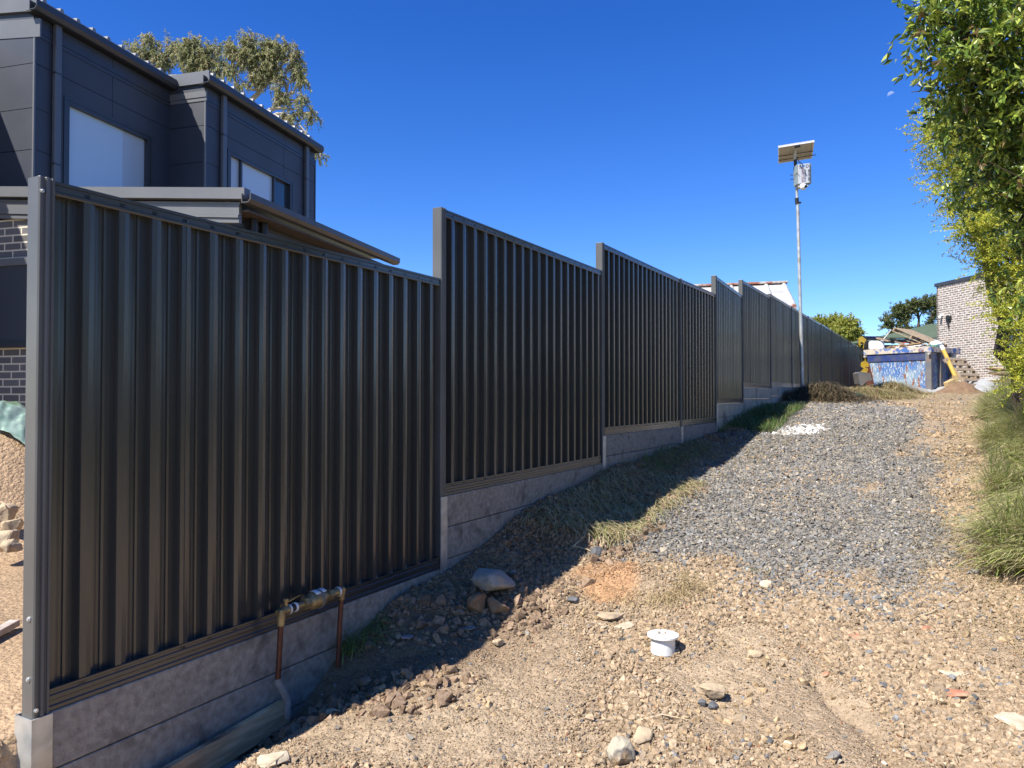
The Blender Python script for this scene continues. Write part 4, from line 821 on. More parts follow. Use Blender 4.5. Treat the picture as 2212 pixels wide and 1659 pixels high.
MB().box(S(.03, .035, zr - .36), SF * (w - .09), SS * .03, UP * .21).build('upper_band', mat('deep_blue_paint', (.012, .035, .16), (.06, .07, .12), rough=.6, scale=6), skip)
rm = MB(); rm.box(S(-.03, 0, zr - .15), SF * (w + .06), SS * .09, UP * .15); rm.box(S(-.03, dp_ - .09, zr - .15), SF * (w + .06), SS * .09, UP * .15)
rm.box(S(-.03, .09, zr - .15), SF * .09, SS * (dp_ - .18), UP * .15); rm.box(S(w - .06, .09, zr - .15), SF * .09, SS * (dp_ - .18), UP * .15); rm.build('rim', M['skiprim'], skip, bevel=.008)
MB().box(S(-.02, .01, zg + .02), SF * .16, SS * .10, UP * (zr - .17 - zg)).build('corner_post', M['greymetal'], skip, bevel=.006)
for b0_ in (.55, 1.15): MB().box(S(-.02, b0_, zg + .02), SF * .10, SS * .10, UP * (zr - .17 - zg)).build('side_rib', M['greymetal'], skip)
for a0 in (.0, w - .05): MB().tube([S(a0, -.01, zr - .2), S(a0, -.09, zr - .2)], .03, 10).build('lifting_lug', M['rust'], skip)
# heaped rubble fills the bin
n = 900; a = RNG.random(n) * (w - .2) + .1; b_ = RNG.random(n) * (dp_ - .2) + .1; X = SR.x + SF.x * a + SS.x * b_; Y = SR.y + SF.y * a + SS.y * b_
cc = np.array([[.36, .29, .2], [.25, .2, .15], [.5, .44, .35], [.2, .1, .06], [.6, .58, .55], [.12, .12, .13]])[RNG.integers(0, 6, n)]
scatter('rubble', X, Y, RNG.uniform(.03, .10, n), cc, T_ang, M['clod'], 'heap of mixed demolition rubble filling the blue skip', zfun=lambda x, y: np.full(len(x), zr - .10) + .14 * np.exp(-((a - w / 2) / .7) ** 2 - ((b_ - .8) / .6) ** 2) + .05 * RNG.random(len(x)))
MB_ = MB().box(S(.1, .12, zr - .3), SF * (w - .2), SS * (dp_ - .24), UP * .24).build('fill', M['clod'] if False else M['wood'], skip)
# white drum
dr = empty('plastic_container', P(1893, 757, 21.6), 'white plastic container lying on the left end of the skip rubble', 'container')
c0 = P(1877, 757, 21.75); c1 = P(1911, 757, 21.5); ux = (c1 - c0); mb = MB(); mb.box(c0 + UP * .0, ux, Vector((.15, .35, 0)), UP * .29)
mb.build('body', mat('chalky_white_plastic', (.72, .75, .76), (.8, .81, .8), rough=.5), dr, bevel=.07, segs=4, smooth=True)
MB().tube([c0 + ux * .8 + Vector((.1, .15, .27)), c0 + ux * .8 + Vector((.1, .15, .33))], .04, 12).build('cap', M['white'], dr)
# pallets: real pallet structure
def pallet(name, o, u, v, nrm_, label, lx=1.15, ly=1.0, gaps=6):
    root = empty(name, o, label, 'pallet', 'timber pallets at the skip'); u, v, nrm_ = u.normalized(), v.normalized(), nrm_.normalized()
    for i in range(gaps):
        t = i * (ly - .09) / (gaps - 1); MB().box(o + v * t, u * lx, v * .09, nrm_ * .018).build('top_board', M['wood'], root, bevel=.002)
    for x in (0, lx / 2 - .02, lx - .04): MB().box(o + u * x - nrm_ * .09, u * .045, v * ly, nrm_ * .09).build('bearer', M['wood'], root, bevel=.002)
    for t in (0, (ly - .09) / 2, ly - .09): MB().box(o + v * t - nrm_ * .108, u * lx, v * .09, nrm_ * .018).build('base_board', M['wood'], root, bevel=.002)
    return root
pa = P(1930, 708, 21.4); pb = P(2010, 741, 20.55); uu = (pb - pa).normalized(); vv = Vector((.6, .75, .12)); vv = (vv - uu * vv.dot(uu)).normalized()
pallet('pallet', pa, uu, vv, uu.cross(vv) if uu.cross(vv).z > 0 else -uu.cross(vv), 'timber pallet tilted on top of the waste in the skip', lx=(pb - pa).length, ly=1.0)
qa = S(-.95, .35, zg - .02); vv = (S(-.10, .35, zr - .12) - qa); uu = SS
nn_ = uu.cross(vv); nn_ = nn_ if nn_.dot(SF) < 0 else -nn_
pallet('pallet', qa, uu, vv, nn_, 'weathered timber pallet leaning on the right side of the skip', lx=1.1, ly=1.18, gaps=7)
def plank(a, b_, wd, th, m, label, cat='plank', group='boards on the skip', name='plank', bev=.003):
    a, b_ = Vector(a), Vector(b_); d = b_ - a; s_ = d.cross(UP).normalized() * wd; t_ = s_.cross(d).normalized() * th
    mb = MB(); mb.cbox((a + b_) / 2, d, s_, t_); o = mb.build(name, m, None, bevel=bev)
    return tag(o, label, cat, group)
plank(P(1916, 751, 21.4), P(1990, 741, 20.7), .14, .03, mat('brown_board', (.33, .2, .10), rough=.7), 'brown board lying across the middle of the skip')
plank(P(1922, 755, 21.2), P(1992, 745.5, 20.45), .10, .03, mat('white_board', (.68, .66, .62), rough=.7), 'long whitish board over the front rim of the skip')
plank(P(1916, 756, 21.3), P(1980, 751, 20.6), .16, .04, M['woodl'], 'rough splintered board lowest in the skip stack')
plank(P(1950, 741, 21.3), P(1968, 739, 21.2), .03, .03, mat('red_paint', (.36, .05, .05), rough=.5), 'short red bar showing under the tilted pallet', 'bar', None, 'bar')
plank(P(1902, 741, 21.9), P(1925, 712, 21.8), .05, .03, mat('pale_metal_bar', (.5, .5, .48), rough=.5), 'pale metal strip sticking up out of the skip', 'strip', None, 'metal_strip')
for k, (pxa, pya, pxb, pyb) in enumerate(((1895, 731, 1921, 737), (1930, 748, 1960, 752), (1960, 735, 2000, 752), (1935, 738, 1952, 744))):
    plank(P(pxa, pya, 21.7), P(pxb, pyb, 21.2), .07, .04, M['wood'], ['dark stick end jutting from the back of the skip', 'timber offcut low on the skip heap', 'long timber offcut under the tilted pallet', 'short timber offcut left of the tilted pallet'][k], 'offcut', 'timber offcuts in the skip', 'timber_offcut')
# bag and netting, crumpled
def crumple(name, c, r, m, label, cat, seed, flat=.5, sub=4, amp=.25):
    bm = bmesh.new(); bmesh.ops.create_icosphere(bm, subdivisions=sub, radius=1); rr = np.random.default_rng(seed); co = np.array([v.co[:] for v in bm.verts])
    d = 1 + amp * fbm(co[:, 0] * 1.3 + seed, co[:, 1] * 1.3 + co[:, 2] * .9, 1.6, 4, seed) * 2
    for v, k in zip(bm.verts, d): v.co = Vector((v.co.x * r[0], v.co.y * r[1], v.co.z * r[2])) * float(k)
    me_ = bpy.data.meshes.new(name); bm.to_mesh(me_); bm.free()
    for p_ in me_.polygons: p_.use_smooth = True
    o = link(name, me_, m); o.location = c; return tag(o, label, cat)
crumple('plastic_bag', P(2022, 744, 20.5), (.14, .14, .09), mat('pale_plastic_film', (.62, .72, .74), rough=.35), 'pale blue plastic bag on the right corner of the skip', 'bag', 3)
M['net'] = mat('green_mesh', (.01, .10, .07), (.02, .16, .11), rough=.7, scale=30)
crumple('netting', P(2016, 751, 20.4), (.20, .16, .06), M['net'], 'dark green netting hanging over the right rim of the skip', 'netting', 5)
crumple('shade_cloth', hit(1836, 861) + UP * .05, (.28, .2, .07), M['net'], 'crumpled dark green cloth lying on the cut grass', 'cloth', 8, amp=.5)
# leaning yellow post and timber blocks
po = empty('yellow_post', P(2064, 820, 19.6), 'yellow post with white tip leaning beside the skip', 'post'); a0 = P(2038, 756, 20.2); a1 = P(2065, 817, 19.7)
MB().tube([a1, a0], .055, 14).build('shaft', M['woody'], po, smooth=True); MB().tube([a0, a0 + (a0 - a1).normalized() * .14], [.055, .05], 14).build('tip', M['white'], po, smooth=True)
tbk = mat('sawn_block', (.50, .36, .17), (.42, .30, .14), rough=.75, scale=8)
tag(MB().box(P(2062, 826, 19.4), Vector((.10, 0, 0)), Vector((.15, .4, 0)), Vector((.02, 0, .19))).build('timber_block', tbk, bevel=.005), 'upright yellow timber block at the foot of the leaning post', 'block')
tag(MB().box(P(2050, 836, 19.2), Vector((.25, .1, .10)), Vector((-.05, .12, 0)), Vector((-.03, 0, .12))).build('timber_block', tbk, bevel=.005), 'timber block lying on the orange sand heap', 'block')
# mini excavator behind the left end of the skip
M['yel'] = mat('yellow_machine_paint', (.52, .36, .04), (.38, .27, .04), rough=.45, scale=6); ex = empty('excavator', P(1868, 845, 22.6), 'yellow excavator arm and bucket standing behind the left end of the skip', 'excavator')
def ext_plate(pts, dep, th, m, name, par):
    v = [P(a, b_, dep) for a, b_ in pts]; n = len(v); tv = Vector((.1, th, 0)); mb = MB(); mb.add(v + [p + tv for p in v], [tuple(range(n)), tuple(range(n, 2 * n))[::-1]] + [(i, (i + 1) % n, (i + 1) % n + n, i + n) for i in range(n)]); return mb.build(name, m, par)
ext_plate([(1855, 730), (1862, 726), (1871, 733), (1873, 742), (1868, 757), (1864, 752), (1866, 741), (1859, 738), (1858, 750), (1855, 744)], 22.4, .25, M['yel'], 'boom', ex)
ext_plate([(1866, 765), (1874, 765), (1876, 790), (1872, 792), (1867, 782)], 22.3, .22, M['yel'], 'arm', ex)
ext_plate([(1860, 783), (1868, 779), (1876, 784), (1877, 792), (1868, 793), (1876, 797), (1872, 806), (1861, 810), (1859, 803), (1866, 796), (1859, 791)], 22.2, .2, M['yel'], 'linkage', ex)
ext_plate([(1867, 742), (1873, 732), (1881, 748), (1864, 762)], 22.1, .2, M['black'], 'guard', ex)
MB().tube([P(1861, 765, 22.3), P(1862, 779, 22.3)], .06, 10).build('hydraulic_ram', M['black'], ex, smooth=True)
for y, m_ in ((728.5, M['navy']), (732.5, M['navy'])): MB().tube([P(1866, y - .5, 22.6), P(1893, y, 22.6)], .03, 8).build('hydraulic_hose', m_, ex)
MB().tube([P(1866, 730, 22.6), P(1869, 734, 22.6)], .10, 10).build('pivot', M['black'], ex); MB().tube([P(1892, 731, 22.6), P(1921, 733, 22.4)], [.08, .05], 10).build('hydraulic_ram', M['black'], ex)
bk_ = ext_plate([(1853, 806), (1858, 803), (1880, 806), (1884, 821), (1872, 824), (1862, 834), (1857, 829)], 22.0, .55, M['greymetal'], 'bucket', ex)
for k in range(4): MB().box(P(1858 + k * 3, 828 + k * .6, 22.0 + k * .13), (.05, .02, 0), (.02, .05, 0), (-.02, 0, -.12)).build('tooth', M['greymetal'], bk_)
# sand and gravel piles
def pile(name, c, rx, ry, h, m, label, seed):
    gxx = np.linspace(-1.5, 1.5, 70); A_, B_ = np.meshgrid(gxx, gxx); x = c[0] + A_ * rx; y = c[1] + B_ * ry
    z = ground_z(x.ravel(), y.ravel(), False) - .06 + (h + .06) * np.exp(-(A_.ravel() ** 2 + B_.ravel() ** 2) * 1.4) * (1 + .35 * fbm(x.ravel(), y.ravel(), 2.2, 4, seed)) + .03 * fbm(x.ravel(), y.ravel(), 9, 2, seed)
    idx = np.arange(4900).reshape(70, 70); F_ = np.stack([idx[:-1, :-1], idx[:-1, 1:], idx[1:, 1:], idx[1:, :-1]], -1).reshape(-1, 4)
    tag(link(name, npmesh(name, np.stack([x.ravel(), y.ravel(), z], 1), F_, smooth=True), m), label, kind='stuff')
M['sand'] = mat('orange_sand', (.16, .10, .058), (.22, .14, .08), rough=.95, scale=6, bump=.01, bscale=25); M['agg'] = mat('grey_aggregate', (.30, .31, .31), (.40, .40, .39), rough=.95, scale=25, bump=.02, bscale=40)
pile('sand_pile', (11.55, 18.9), .55, .40, .30, M['sand'], 'small heap of orange sand in front of the leaning yellow post', 71)
pile('aggregate_pile', (13.1, 20.2), 1.5, .9, .34, M['agg'], 'low heap of grey aggregate in front of the brick building', 72)
pile('aggregate_pile', (10.5, 19.2), .8, .35, .12, M['agg'], 'thin spread of grey aggregate along the front of the skip', 73)

# ------------------------------------------------------------------ rocks and slabs
def rock(name, c, r, m, label, seed, cat='rock', rot=0, tiltx=0, npts=16, flat=None, sink=.2, group=None, sub=2):
    rr = np.random.default_rng(seed); bm = bmesh.new(); v = rr.normal(size=(npts, 3)); v /= np.linalg.norm(v, axis=1)[:, None]; v = v * rr.uniform(.82, 1.05, (npts, 1))
    if flat: v[:, 2] = np.clip(v[:, 2], -1, flat)
    for p_ in v: bm.verts.new(p_)
    q_ = bmesh.ops.convex_hull(bm, input=bm.verts); bmesh.ops.delete(bm, geom=[e for e in q_['geom_interior'] if isinstance(e, bmesh.types.BMVert)], context='VERTS')
    bmesh.ops.bevel(bm, geom=bm.edges[:] , offset=.07, segments=1, affect='EDGES'); bmesh.ops.triangulate(bm, faces=bm.faces)
    for _ in range(sub): bmesh.ops.subdivide_edges(bm, edges=bm.edges, cuts=1, use_grid_fill=True)
    co = np.array([p_.co[:] for p_ in bm.verts]); d = .05 * fbm(co[:, 0] * 2 + seed, co[:, 1] * 2 + co[:, 2] * 1.7, 2, 4, seed)
    rm_ = Matrix.Rotation(rot, 3, 'Z') @ Matrix.Rotation(tiltx, 3, 'X')
    for p_, k in zip(bm.verts, d):
        u = p_.co * (1 + float(k) * 1.6); p_.co = rm_ @ Vector((u.x * r[0], u.y * r[1], u.z * r[2]))
    me_ = bpy.data.meshes.new(name); bm.to_mesh(me_); bm.free(); o = link(name, me_, m); o.location = Vector(c) + UP * r[2] * (1 - 2 * sink); return tag(o, label, cat, group)
M['rgrey'] = mat('grey_rock', (.30, .28, .25), (.22, .21, .20), rough=.9, scale=9, bump=.006, bscale=45, c3=(.42, .34, .22), s3=5)
M['rslab'] = mat('pale_grey_rock', (.36, .33, .28), (.27, .25, .22), rough=.9, scale=9, bump=.006, bscale=45, c3=(.50, .38, .24), s3=5)
M['rtan'] = mat('tan_rock', (.48, .38, .25), (.36, .28, .19), rough=.92, scale=12, bump=.006, bscale=50, c3=(.22, .17, .13), s3=7)
M['rpale'] = mat('pale_rock', (.58, .50, .38), (.46, .38, .27), rough=.9, scale=10, bump=.004, bscale=60)
M['rbrown'] = mat('brown_clod', (.30, .19, .11), (.22, .14, .085), rough=.97, scale=14, bump=.012, bscale=40, c3=(.36, .27, .17), s3=9)
M['rmot'] = mat('mottled_rock', (.40, .35, .27), (.10, .095, .09), rough=.9, scale=11, lo=.47, hi=.56, bump=.006, bscale=50, c3=(.42, .28, .14), s3=6)
M['rbrick'] = mat('red_brick_piece', (.46, .17, .10), (.40, .20, .13), rough=.9, scale=14, bump=.003, c3=(.45, .35, .22), s3=9, lo3=.5)
M['rdark'] = mat('dark_rock', (.10, .105, .115), (.15, .155, .165), rough=.85, scale=20, bump=.004)
M['rpink'] = mat('pinkish_shard', (.36, .27, .26), rough=.8)
def px_r(c, px): return px / FPX * c.y
RK = [ # px, py(base), half-w px, half-h, depth ratio, material, label, seed, rot, flat, sink
 (1078, 1284, 56, .60, .85, 'rslab', 'large flat-topped grey rock sitting in the fence shadow', 5, .3, .45, -.02),
 (1033, 1328, 27, .85, 1, 'rbrown', 'rounded brown clod below the left end of the flat-topped rock', 6, 0, None, .15),
 (1080, 1322, 26, .8, 1, 'rbrown', 'dark crumbly clod directly under the flat-topped rock', 7, .5, None, .2),
 (1323, 1334, 36, .25, .6, 'rtan', 'long brownish slab at the top of the cracked stones before the white pipe', 8, .1, .3, .25),
 (1303, 1358, 19, .35, .9, 'rpale', 'small pale slab at the lower left of the cracked stones', 9, .3, .3, .25),
 (1345, 1358, 27, .35, .8, 'rpale', 'wide pale slab at the lower right of the cracked stones', 10, .2, .3, .25),
 (1343, 1650, 33, 1.0, .9, 'rmot', 'upright mottled black and cream rock at the bottom edge', 11, .4, None, .2),
 (1388, 1606, 22, .9, .9, 'rtan', 'brown rock leaning behind the mottled rock at the bottom edge', 12, .2, None, .2),
 (1540, 1512, 28, .62, .9, 'rtan', 'flat tan rock with a dark overhang in the lower middle of the dirt', 13, .3, .5, .05),
 (1516, 1528, 10, .8, 1, 'rdark', 'small dark stone under the left side of the flat tan rock', 14, .3, None, .2),
 (1540, 1532, 11, .8, 1, 'rdark', 'small dark stone under the right side of the flat tan rock', 15, .9, None, .2),
 (1629, 1421, 17, .6, .8, 'rtan', 'squarish tan stone right of the white pipe', 16, .2, .5, .2),
 (1843, 1381, 26, .35, .9, 'rbrick', 'flat pinkish brick fragment half buried in the right of the drive', 17, .6, .3, .3),
 (2070, 1507, 24, .45, .9, 'rbrick', 'red brick fragment lying near the lower right', 18, .4, .4, .2),
 (1785, 1465, 9, .6, .6, 'rbrick', 'tiny curled terracotta shard on the lower right dirt', 19, .4, None, .1),
 (2095, 1512, 12, .6, .9, 'rpale', 'small white stone touching the red brick fragment', 20, .4, None, .2),
 (2190, 1572, 36, .5, .9, 'rpale', 'big pale rounded rock at the right edge', 21, .4, .5, .3),
 (2062, 1452, 32, .22, .8, 'rpale', 'flat pale slab above the red brick fragment', 22, .1, .25, .35),
 (2100, 1478, 22, .25, .9, 'rgrey', 'flat grey slab between the pale slabs at the right', 23, .1, .25, .35),
 (590, 1652, 34, .5, .9, 'rpale', 'cream rock beside the grey slab at the bottom left', 24, .2, .45, .15),
 (478, 1672, 70, .28, .8, 'rgrey', 'broad flat grey slab at the bottom left against the plank', 25, .5, .3, .25),
 (1010, 1362, 20, .3, .7, 'rgrey', 'pale bluish slab in the fence shadow below the brown clods', 26, .5, .3, .25),
 (880, 1380, 14, .3, .9, 'rpink', 'pinkish triangular shard in the fence shadow', 27, .2, .3, .1),
 (1240, 1302, 13, .5, 1, 'rdark', 'dark stone at the left edge of the orange soil patch', 28, .2, None, .2),
 (1290, 1150 + 50, 14, .7, 1, 'rdark', 'dark angular stone above the orange soil patch', 29, .2, None, .2),
 (2000, 1365, 12, .4, .7, 'rbrick', 'thin orange shard standing among the grey stones at right', 30, .2, None, .0),
 (1655, 1272, 14, .7, .8, 'rpale', 'cream stone at the tip of the grey gravel', 31, .7, None, .2),
 (1800, 1640, 20, .5, .9, 'rgrey', 'grey stone near the bottom edge right of centre', 32, .7, None, .2),
 (1700, 1617, 12, .6, .9, 'rpale', 'small pale stone near the bottom edge below the brick shard', 33, .7, None, .2),
 (720, 1548, 15, .6, .9, 'rtan', 'tan stone just inside the fence shadow below the water valve', 34, .7, None, .2),
 (1075, 1310 + 85, 13, .6, .9, 'rtan', 'tan clod on the shadow line below the brown clods', 35, .7, None, .2),
 (2110, 1240, 14, .5, .9, 'rgrey', 'grey stone at the foot of the grass bank', 36, .7, None, .2),
]
for px, py, hw, hh, dd_, m_, lab, sd2, rot, flat, sink in RK:
    c = hit(px, min(py, 1655) if py < 1660 else py); r = px_r(c, hw * (1.25 if hw < 45 else 1.1)); rock('rock' if 'shard' not in lab else 'shard', c, (r, r * dd_, r * hh), M[m_], lab, sd2, 'rock' if 'shard' not in lab else 'shard', rot, 0, 15, flat, sink)
# stone slabs stacked at the right
for k, (px, py, hw, lab) in enumerate(((2165, 797, 24, 'topmost sandstone slab of the stack before the brick wall'), (2178, 806, 27, 'middle sandstone slab of the stack before the brick wall'), (2175, 822, 30, 'lowest sandstone slab of the stack before the brick wall'))):
    c = P(px, py + 4, 16.5); r = px_r(c, hw); rock('stone_slab', c, (r * 1.6, r * 1.2, .085), M['rpale'] if k else M['rtan'], lab, 50 + k, 'slab', .1 * k, 0, 22, .4, .2, 'sandstone slabs')
mb = MB(); 
# long board along the plinth
pA = P(616, 1503, 3.40); pB = P(300, 1686, 2.72)
dB = (pA - pB); nB = Vector((dB.y, -dB.x, 0)).normalized()
tag(MB().box(pB - UP * .125, dB, nB * .028, UP * .125 + nB * .0).build('timber_board', mat('damp_tan_timber', (.72, .53, .32), (.40, .28, .16), rough=1.0, spec=.05, scale=5, stretch=(1, 1, 8), c3=(.14, .11, .08), s3=3, lo3=.55, hi3=.65), bevel=.003), 'weathered timber board standing on edge along the concrete plinth', 'board')

# ------------------------------------------------------------------ water valve assembly
wv = empty('water_valve', P(602, 1505, 3.38), 'brass water valve assembly bridging two brown copper risers against the fence', 'valve')
v1 = P(607, 1322, 3.30); v2 = P(738, 1275, 3.64); ax_ = (v2 - v1).normalized()
def tb_(pts, r, nm, m, par=wv, s=16): return MB().tube(pts, r, s).build(nm, m, par, smooth=True)
def on(t): return v1.lerp(v2, t)
r1 = tb_([v1 - UP * .04, P(603, 1420, 3.30), P(600, 1470, 3.30)], .0125, 'riser_pipe', M['copper'])
tb_([P(600, 1466, 3.30), P(601, 1475, 3.30), P(613, 1496, 3.30), P(620, 1510, 3.30), P(622, 1550, 3.30)], .0165, 'wrapped_pipe', M['lead'])
tb_([v2 - UP * .03, P(734, 1345, 3.63), P(730, 1440, 3.63)], .0125, 'riser_pipe', M['copper'])
tb_([v1 - UP * .062, v1 - UP * .052, v1 - UP * .045, v1 - UP * .028, v1 - UP * .022], [.015, .018, .016, .018, .015], 'threaded_ferrule', M['brass']); tb_([v2 - UP * .045, v2 - UP * .02], .016, 'threaded_ferrule', M['brass'])
tb_([v1 - UP * .04, v1 - UP * .0, v1 + UP * .012], [.019, .022, .019], 'elbow', M['brass']); tb_([v1 - UP * .0, on(.12)], .021, 'elbow', M['brass']); tb_([v1 - nB * -.0 + Vector((0, 0, 0)) - ax_ * .022, v1 + ax_ * .01], [.014, .020], 'valve_body', M['brass'])
tb_([on(.11), on(.13)], .0225, 'thread_tape', M['white']); tb_([on(.13), on(.20)], .017, 'nipple', M['black']); tb_([on(.20), on(.225)], .0215, 'thread_tape', M['white'])
tb_([on(.22), on(.36)], .0155, 'barrel', M['brass']); MB().tube([on(.35), on(.43)], .030, 6).build('hex_union', M['brass'], wv, bevel=.002)
bod = tb_([on(.42), on(.45), on(.48), on(.58), on(.63), on(.68), on(.71)], [.024, .036, .041, .043, .040, .033, .020], 'check_valve', M['brass'], s=24)
MB().tube([on(.56), on(.575), on(.585), on(.60)], [.045, .047, .047, .045], 20).build('clamp_band', M['greymetal'], bod, smooth=True)
# wrapped printed label on the upper face
lb = MB(); vs = []; n_ = 7; sd_v = ax_.cross(UP).normalized(); u2 = sd_v.cross(ax_).normalized()
for t in (.575, .605):
    pass
def patch(t0, t1, a0, a1, r, nm):
    mb = MB(); vs = []; fs = []
    for i in range(6):
        a = a0 + (a1 - a0) * i / 5; d = sd_v * math.sin(a) + u2 * math.cos(a)
        vs += [on(t0) + d * r, on(t1) + d * r]
    fs = [(2 * i, 2 * i + 1, 2 * i + 3, 2 * i + 2) for i in range(5)]; mb.add(vs, fs); o = mb.build(nm, M['white'], bod, smooth=True); so_ = o.modifiers.new('thick', 'SOLIDIFY'); so_.thickness = .0015; return o
patch(.49, .575, -.5, .75, .0455, 'label'); patch(.60, .665, -.5, .7, .0445, 'label')
tb_([on(.70), on(.76)], .018, 'barrel', M['brass']); MB().tube([on(.75), on(.82)], .027, 6).build('hex_union', M['brass'], wv, bevel=.002); tb_([on(.81), on(.93)], [.018, .022], 'barrel', M['brass'])
tb_([on(.92), on(.945)], .0235, 'thread_tape', M['white']); tb_([on(.94), v2 + ax_ * .008], .019, 'elbow', M['brass']); tb_([v2 + UP * .012, v2 - UP * .02], .0185, 'elbow', M['brass'])
hd_ = tb_([on(.075) + UP * .015, on(.075) + UP * .045], [.008, .009], 'valve_stem', M['brass']); MB().tube([on(.075) + UP * .040, on(.075) + UP * .052], .013, 6).build('stem_nut', M['brass'], hd_)
MB().box(on(.06) + UP * .034 - sd_v * .006, ax_ * .085 + UP * .012, sd_v * .014, UP * .004).build('lever', M['brass'], hd_)
# ------------------------------------------------------------------ white pipe stub
pc0 = hit(1432, 1416); d0 = pc0.y; rcap = 33.5 / FPX * d0; topz = P(1432, 1370, d0).z
ps = empty('pvc_pipe_stub', (pc0.x, d0, pc0.z - .02), 'white plastic pipe stub with a round cap standing out of the dirt', 'pipe')
cx_ = Vector((P(1432, 1370, d0).x, d0, 0)); MB().tube([cx_ + UP * (pc0.z - .12), cx_ + UP * (topz - .016)], rcap * .70, 32).build('pipe', M['white'], ps, smooth=True)
MB().tube([cx_ + UP * (pc0.z + .012), cx_ + UP * (pc0.z + .016), cx_ + UP * (topz - .02)], [rcap * .78, rcap * .78, rcap * .76], 32).build('socket', M['white'], ps, smooth=True)
MB().tube([cx_ + UP * (topz - .018), cx_ + UP * (topz - .008), cx_ + UP * topz], [rcap * .80, rcap, rcap], 40).build('cap', M['white'], ps, smooth=True)
for k in range(8): a = k * math.pi / 4; MB().tube([cx_ + Vector((math.cos(a), math.sin(a), 0)) * rcap * .84 + UP * (topz - .001), cx_ + Vector((math.cos(a), math.sin(a), 0)) * rcap * .84 + UP * (topz + .0015)], .0035, 8).build('screw', M['greymetal'], ps)
for k, (dx, dy, r_, lab) in enumerate(((-.020, .012, .011, 'largest brown pebble lying on the white pipe cap'), (.013, .014, .0075, 'brown pebble at the right on the white pipe cap'), (-.004, -.012, .006, 'small pebble at the front on the white pipe cap'), (-.036, -.004, .005, 'tiny pebble at the left on the white pipe cap'))):
    rock('pebble', cx_ + Vector((dx, dy, topz)), (r_ * 1.2, r_, r_ * .7), M['rtan'], lab, 80 + k, 'pebble', 1.0 * k, 0, 10, None, .02, 'pebbles on the pipe cap', sub=0)

# ------------------------------------------------------------------ grasses
def blades(name, X, Y, ln, wd, dirx, diry, lift, cols, label, seed, zo=0, parent=None, seg=4, mat_=None, zfun=None):
    rr = np.random.default_rng(seed); n = len(X); Z = (ground_z(X, Y) if zfun is None else zfun(X, Y)) + zo; L_ = ln * rr.uniform(.5, 1.15, n)
    h = np.stack([dirx, diry], 1); h = h / (np.linalg.norm(h, axis=1, keepdims=True) + 1e-9); s_ = np.stack([-h[:, 1], h[:, 0]], 1); pts = []
    el0 = lift * rr.uniform(.7, 1.2, n); pos = np.stack([X, Y, Z], 1); rows = []
    for i in range(seg + 1):
        t = i / seg; w_ = wd * (1 - t) ** .6 * rr.uniform(.8, 1.2, 1) + .0004
        rows.append(np.concatenate([pos + np.concatenate([s_ * w_ / 2, np.zeros((n, 1))], 1), pos - np.concatenate([s_ * w_ / 2, np.zeros((n, 1))], 1)], 1))
        el = el0 - t * 1.5; st = L_ / seg; pos = pos + np.stack([h[:, 0] * np.cos(el) * st, h[:, 1] * np.cos(el) * st, np.sin(el) * st], 1)
    V = np.stack(rows, 1).reshape(n, (seg + 1) * 2, 3); f = np.array([[2 * i, 2 * i + 1, 2 * i + 3, 2 * i + 2] for i in range(seg)])
    F_ = (f[None] + (np.arange(n) * (seg + 1) * 2)[:, None, None]).reshape(-1, 4); pal = np.array(cols); C = pal[rr.integers(0, len(pal), n)] * rr.uniform(.75, 1.25, (n, 1))
    me_ = npmesh(name, V.reshape(-1, 3), F_, colors=np.repeat(C, (seg + 1) * 2, 0)); o = link(name, me_, mat_ or M['grass'], parent)
    if label: tag(o, label, kind='stuff')
    return o
GR = [(.25, .33, .09), (.34, .41, .13), (.45, .46, .20), (.18, .26, .06), (.54, .50, .28), (.60, .53, .33), (.36, .38, .15), (.50, .43, .26), (.40, .32, .18)]
DRY = [(.48, .38, .20), (.56, .46, .26), (.40, .30, .15), (.34, .28, .13), (.30, .22, .11)]
rr = np.random.default_rng(5)
n = 60000; Y = 3.4 + 12.5 * rr.random(n) ** 1.3; b_ = np.abs(rr.normal(0, 1.0, n)) * 1.25 + .05; yy = np.array([2.0, 3.6, 4.4, 5.2, 7.5, 12.5, 17, 24]); xx = np.array([3.25, 3.40, 3.28, 3.46, 4.90, 8.1, 11.6, 20])
edge = .40 * fbm(Y * 1.0, Y * .3, 1.4, 4, 9); X = np.interp(Y, yy, xx) + b_ + edge; k = (X < .72 * Y + .5) & (Y > 3.9 + .5 * (b_ < .5)); X, Y = X[k], Y[k]; n = len(X)
clump = vnoise(X * 2.6, Y * 2.6, 77) + .6 * vnoise(X * 7, Y * 7, 78); ang = np.pi + .55 * rr.normal(size=n) + clump * 1.6; 
blades('bank_grass', X, Y, (.40 + .45 * clump).clip(.12, .7) * np.interp(Y, [4, 12], [.9, 1.2]), .0075, np.cos(ang), np.sin(ang) * .9 - .15, .95 + clump * 1.0, GR, 'long green and straw-coloured grass spilling down the bank at the right', 21, zo=0)
nb = 14000; Yb = 3.9 + 12 * rr.random(nb) ** 1.4; bb_ = rr.random(nb) ** .8 * 1.9; Xb = np.interp(Yb, yy, xx) + bb_ + .35 * fbm(Yb, Yb * .3, 1.4, 4, 9); kb = (Xb < .72 * Yb + .4); Xb, Yb = Xb[kb], Yb[kb]; cb = vnoise(Xb * 2.2, Yb * 2.2, 80); kb = cb > -.12; Xb, Yb, cb = Xb[kb], Yb[kb], cb[kb]; ab = np.pi + .9 * rr.normal(size=len(Xb))
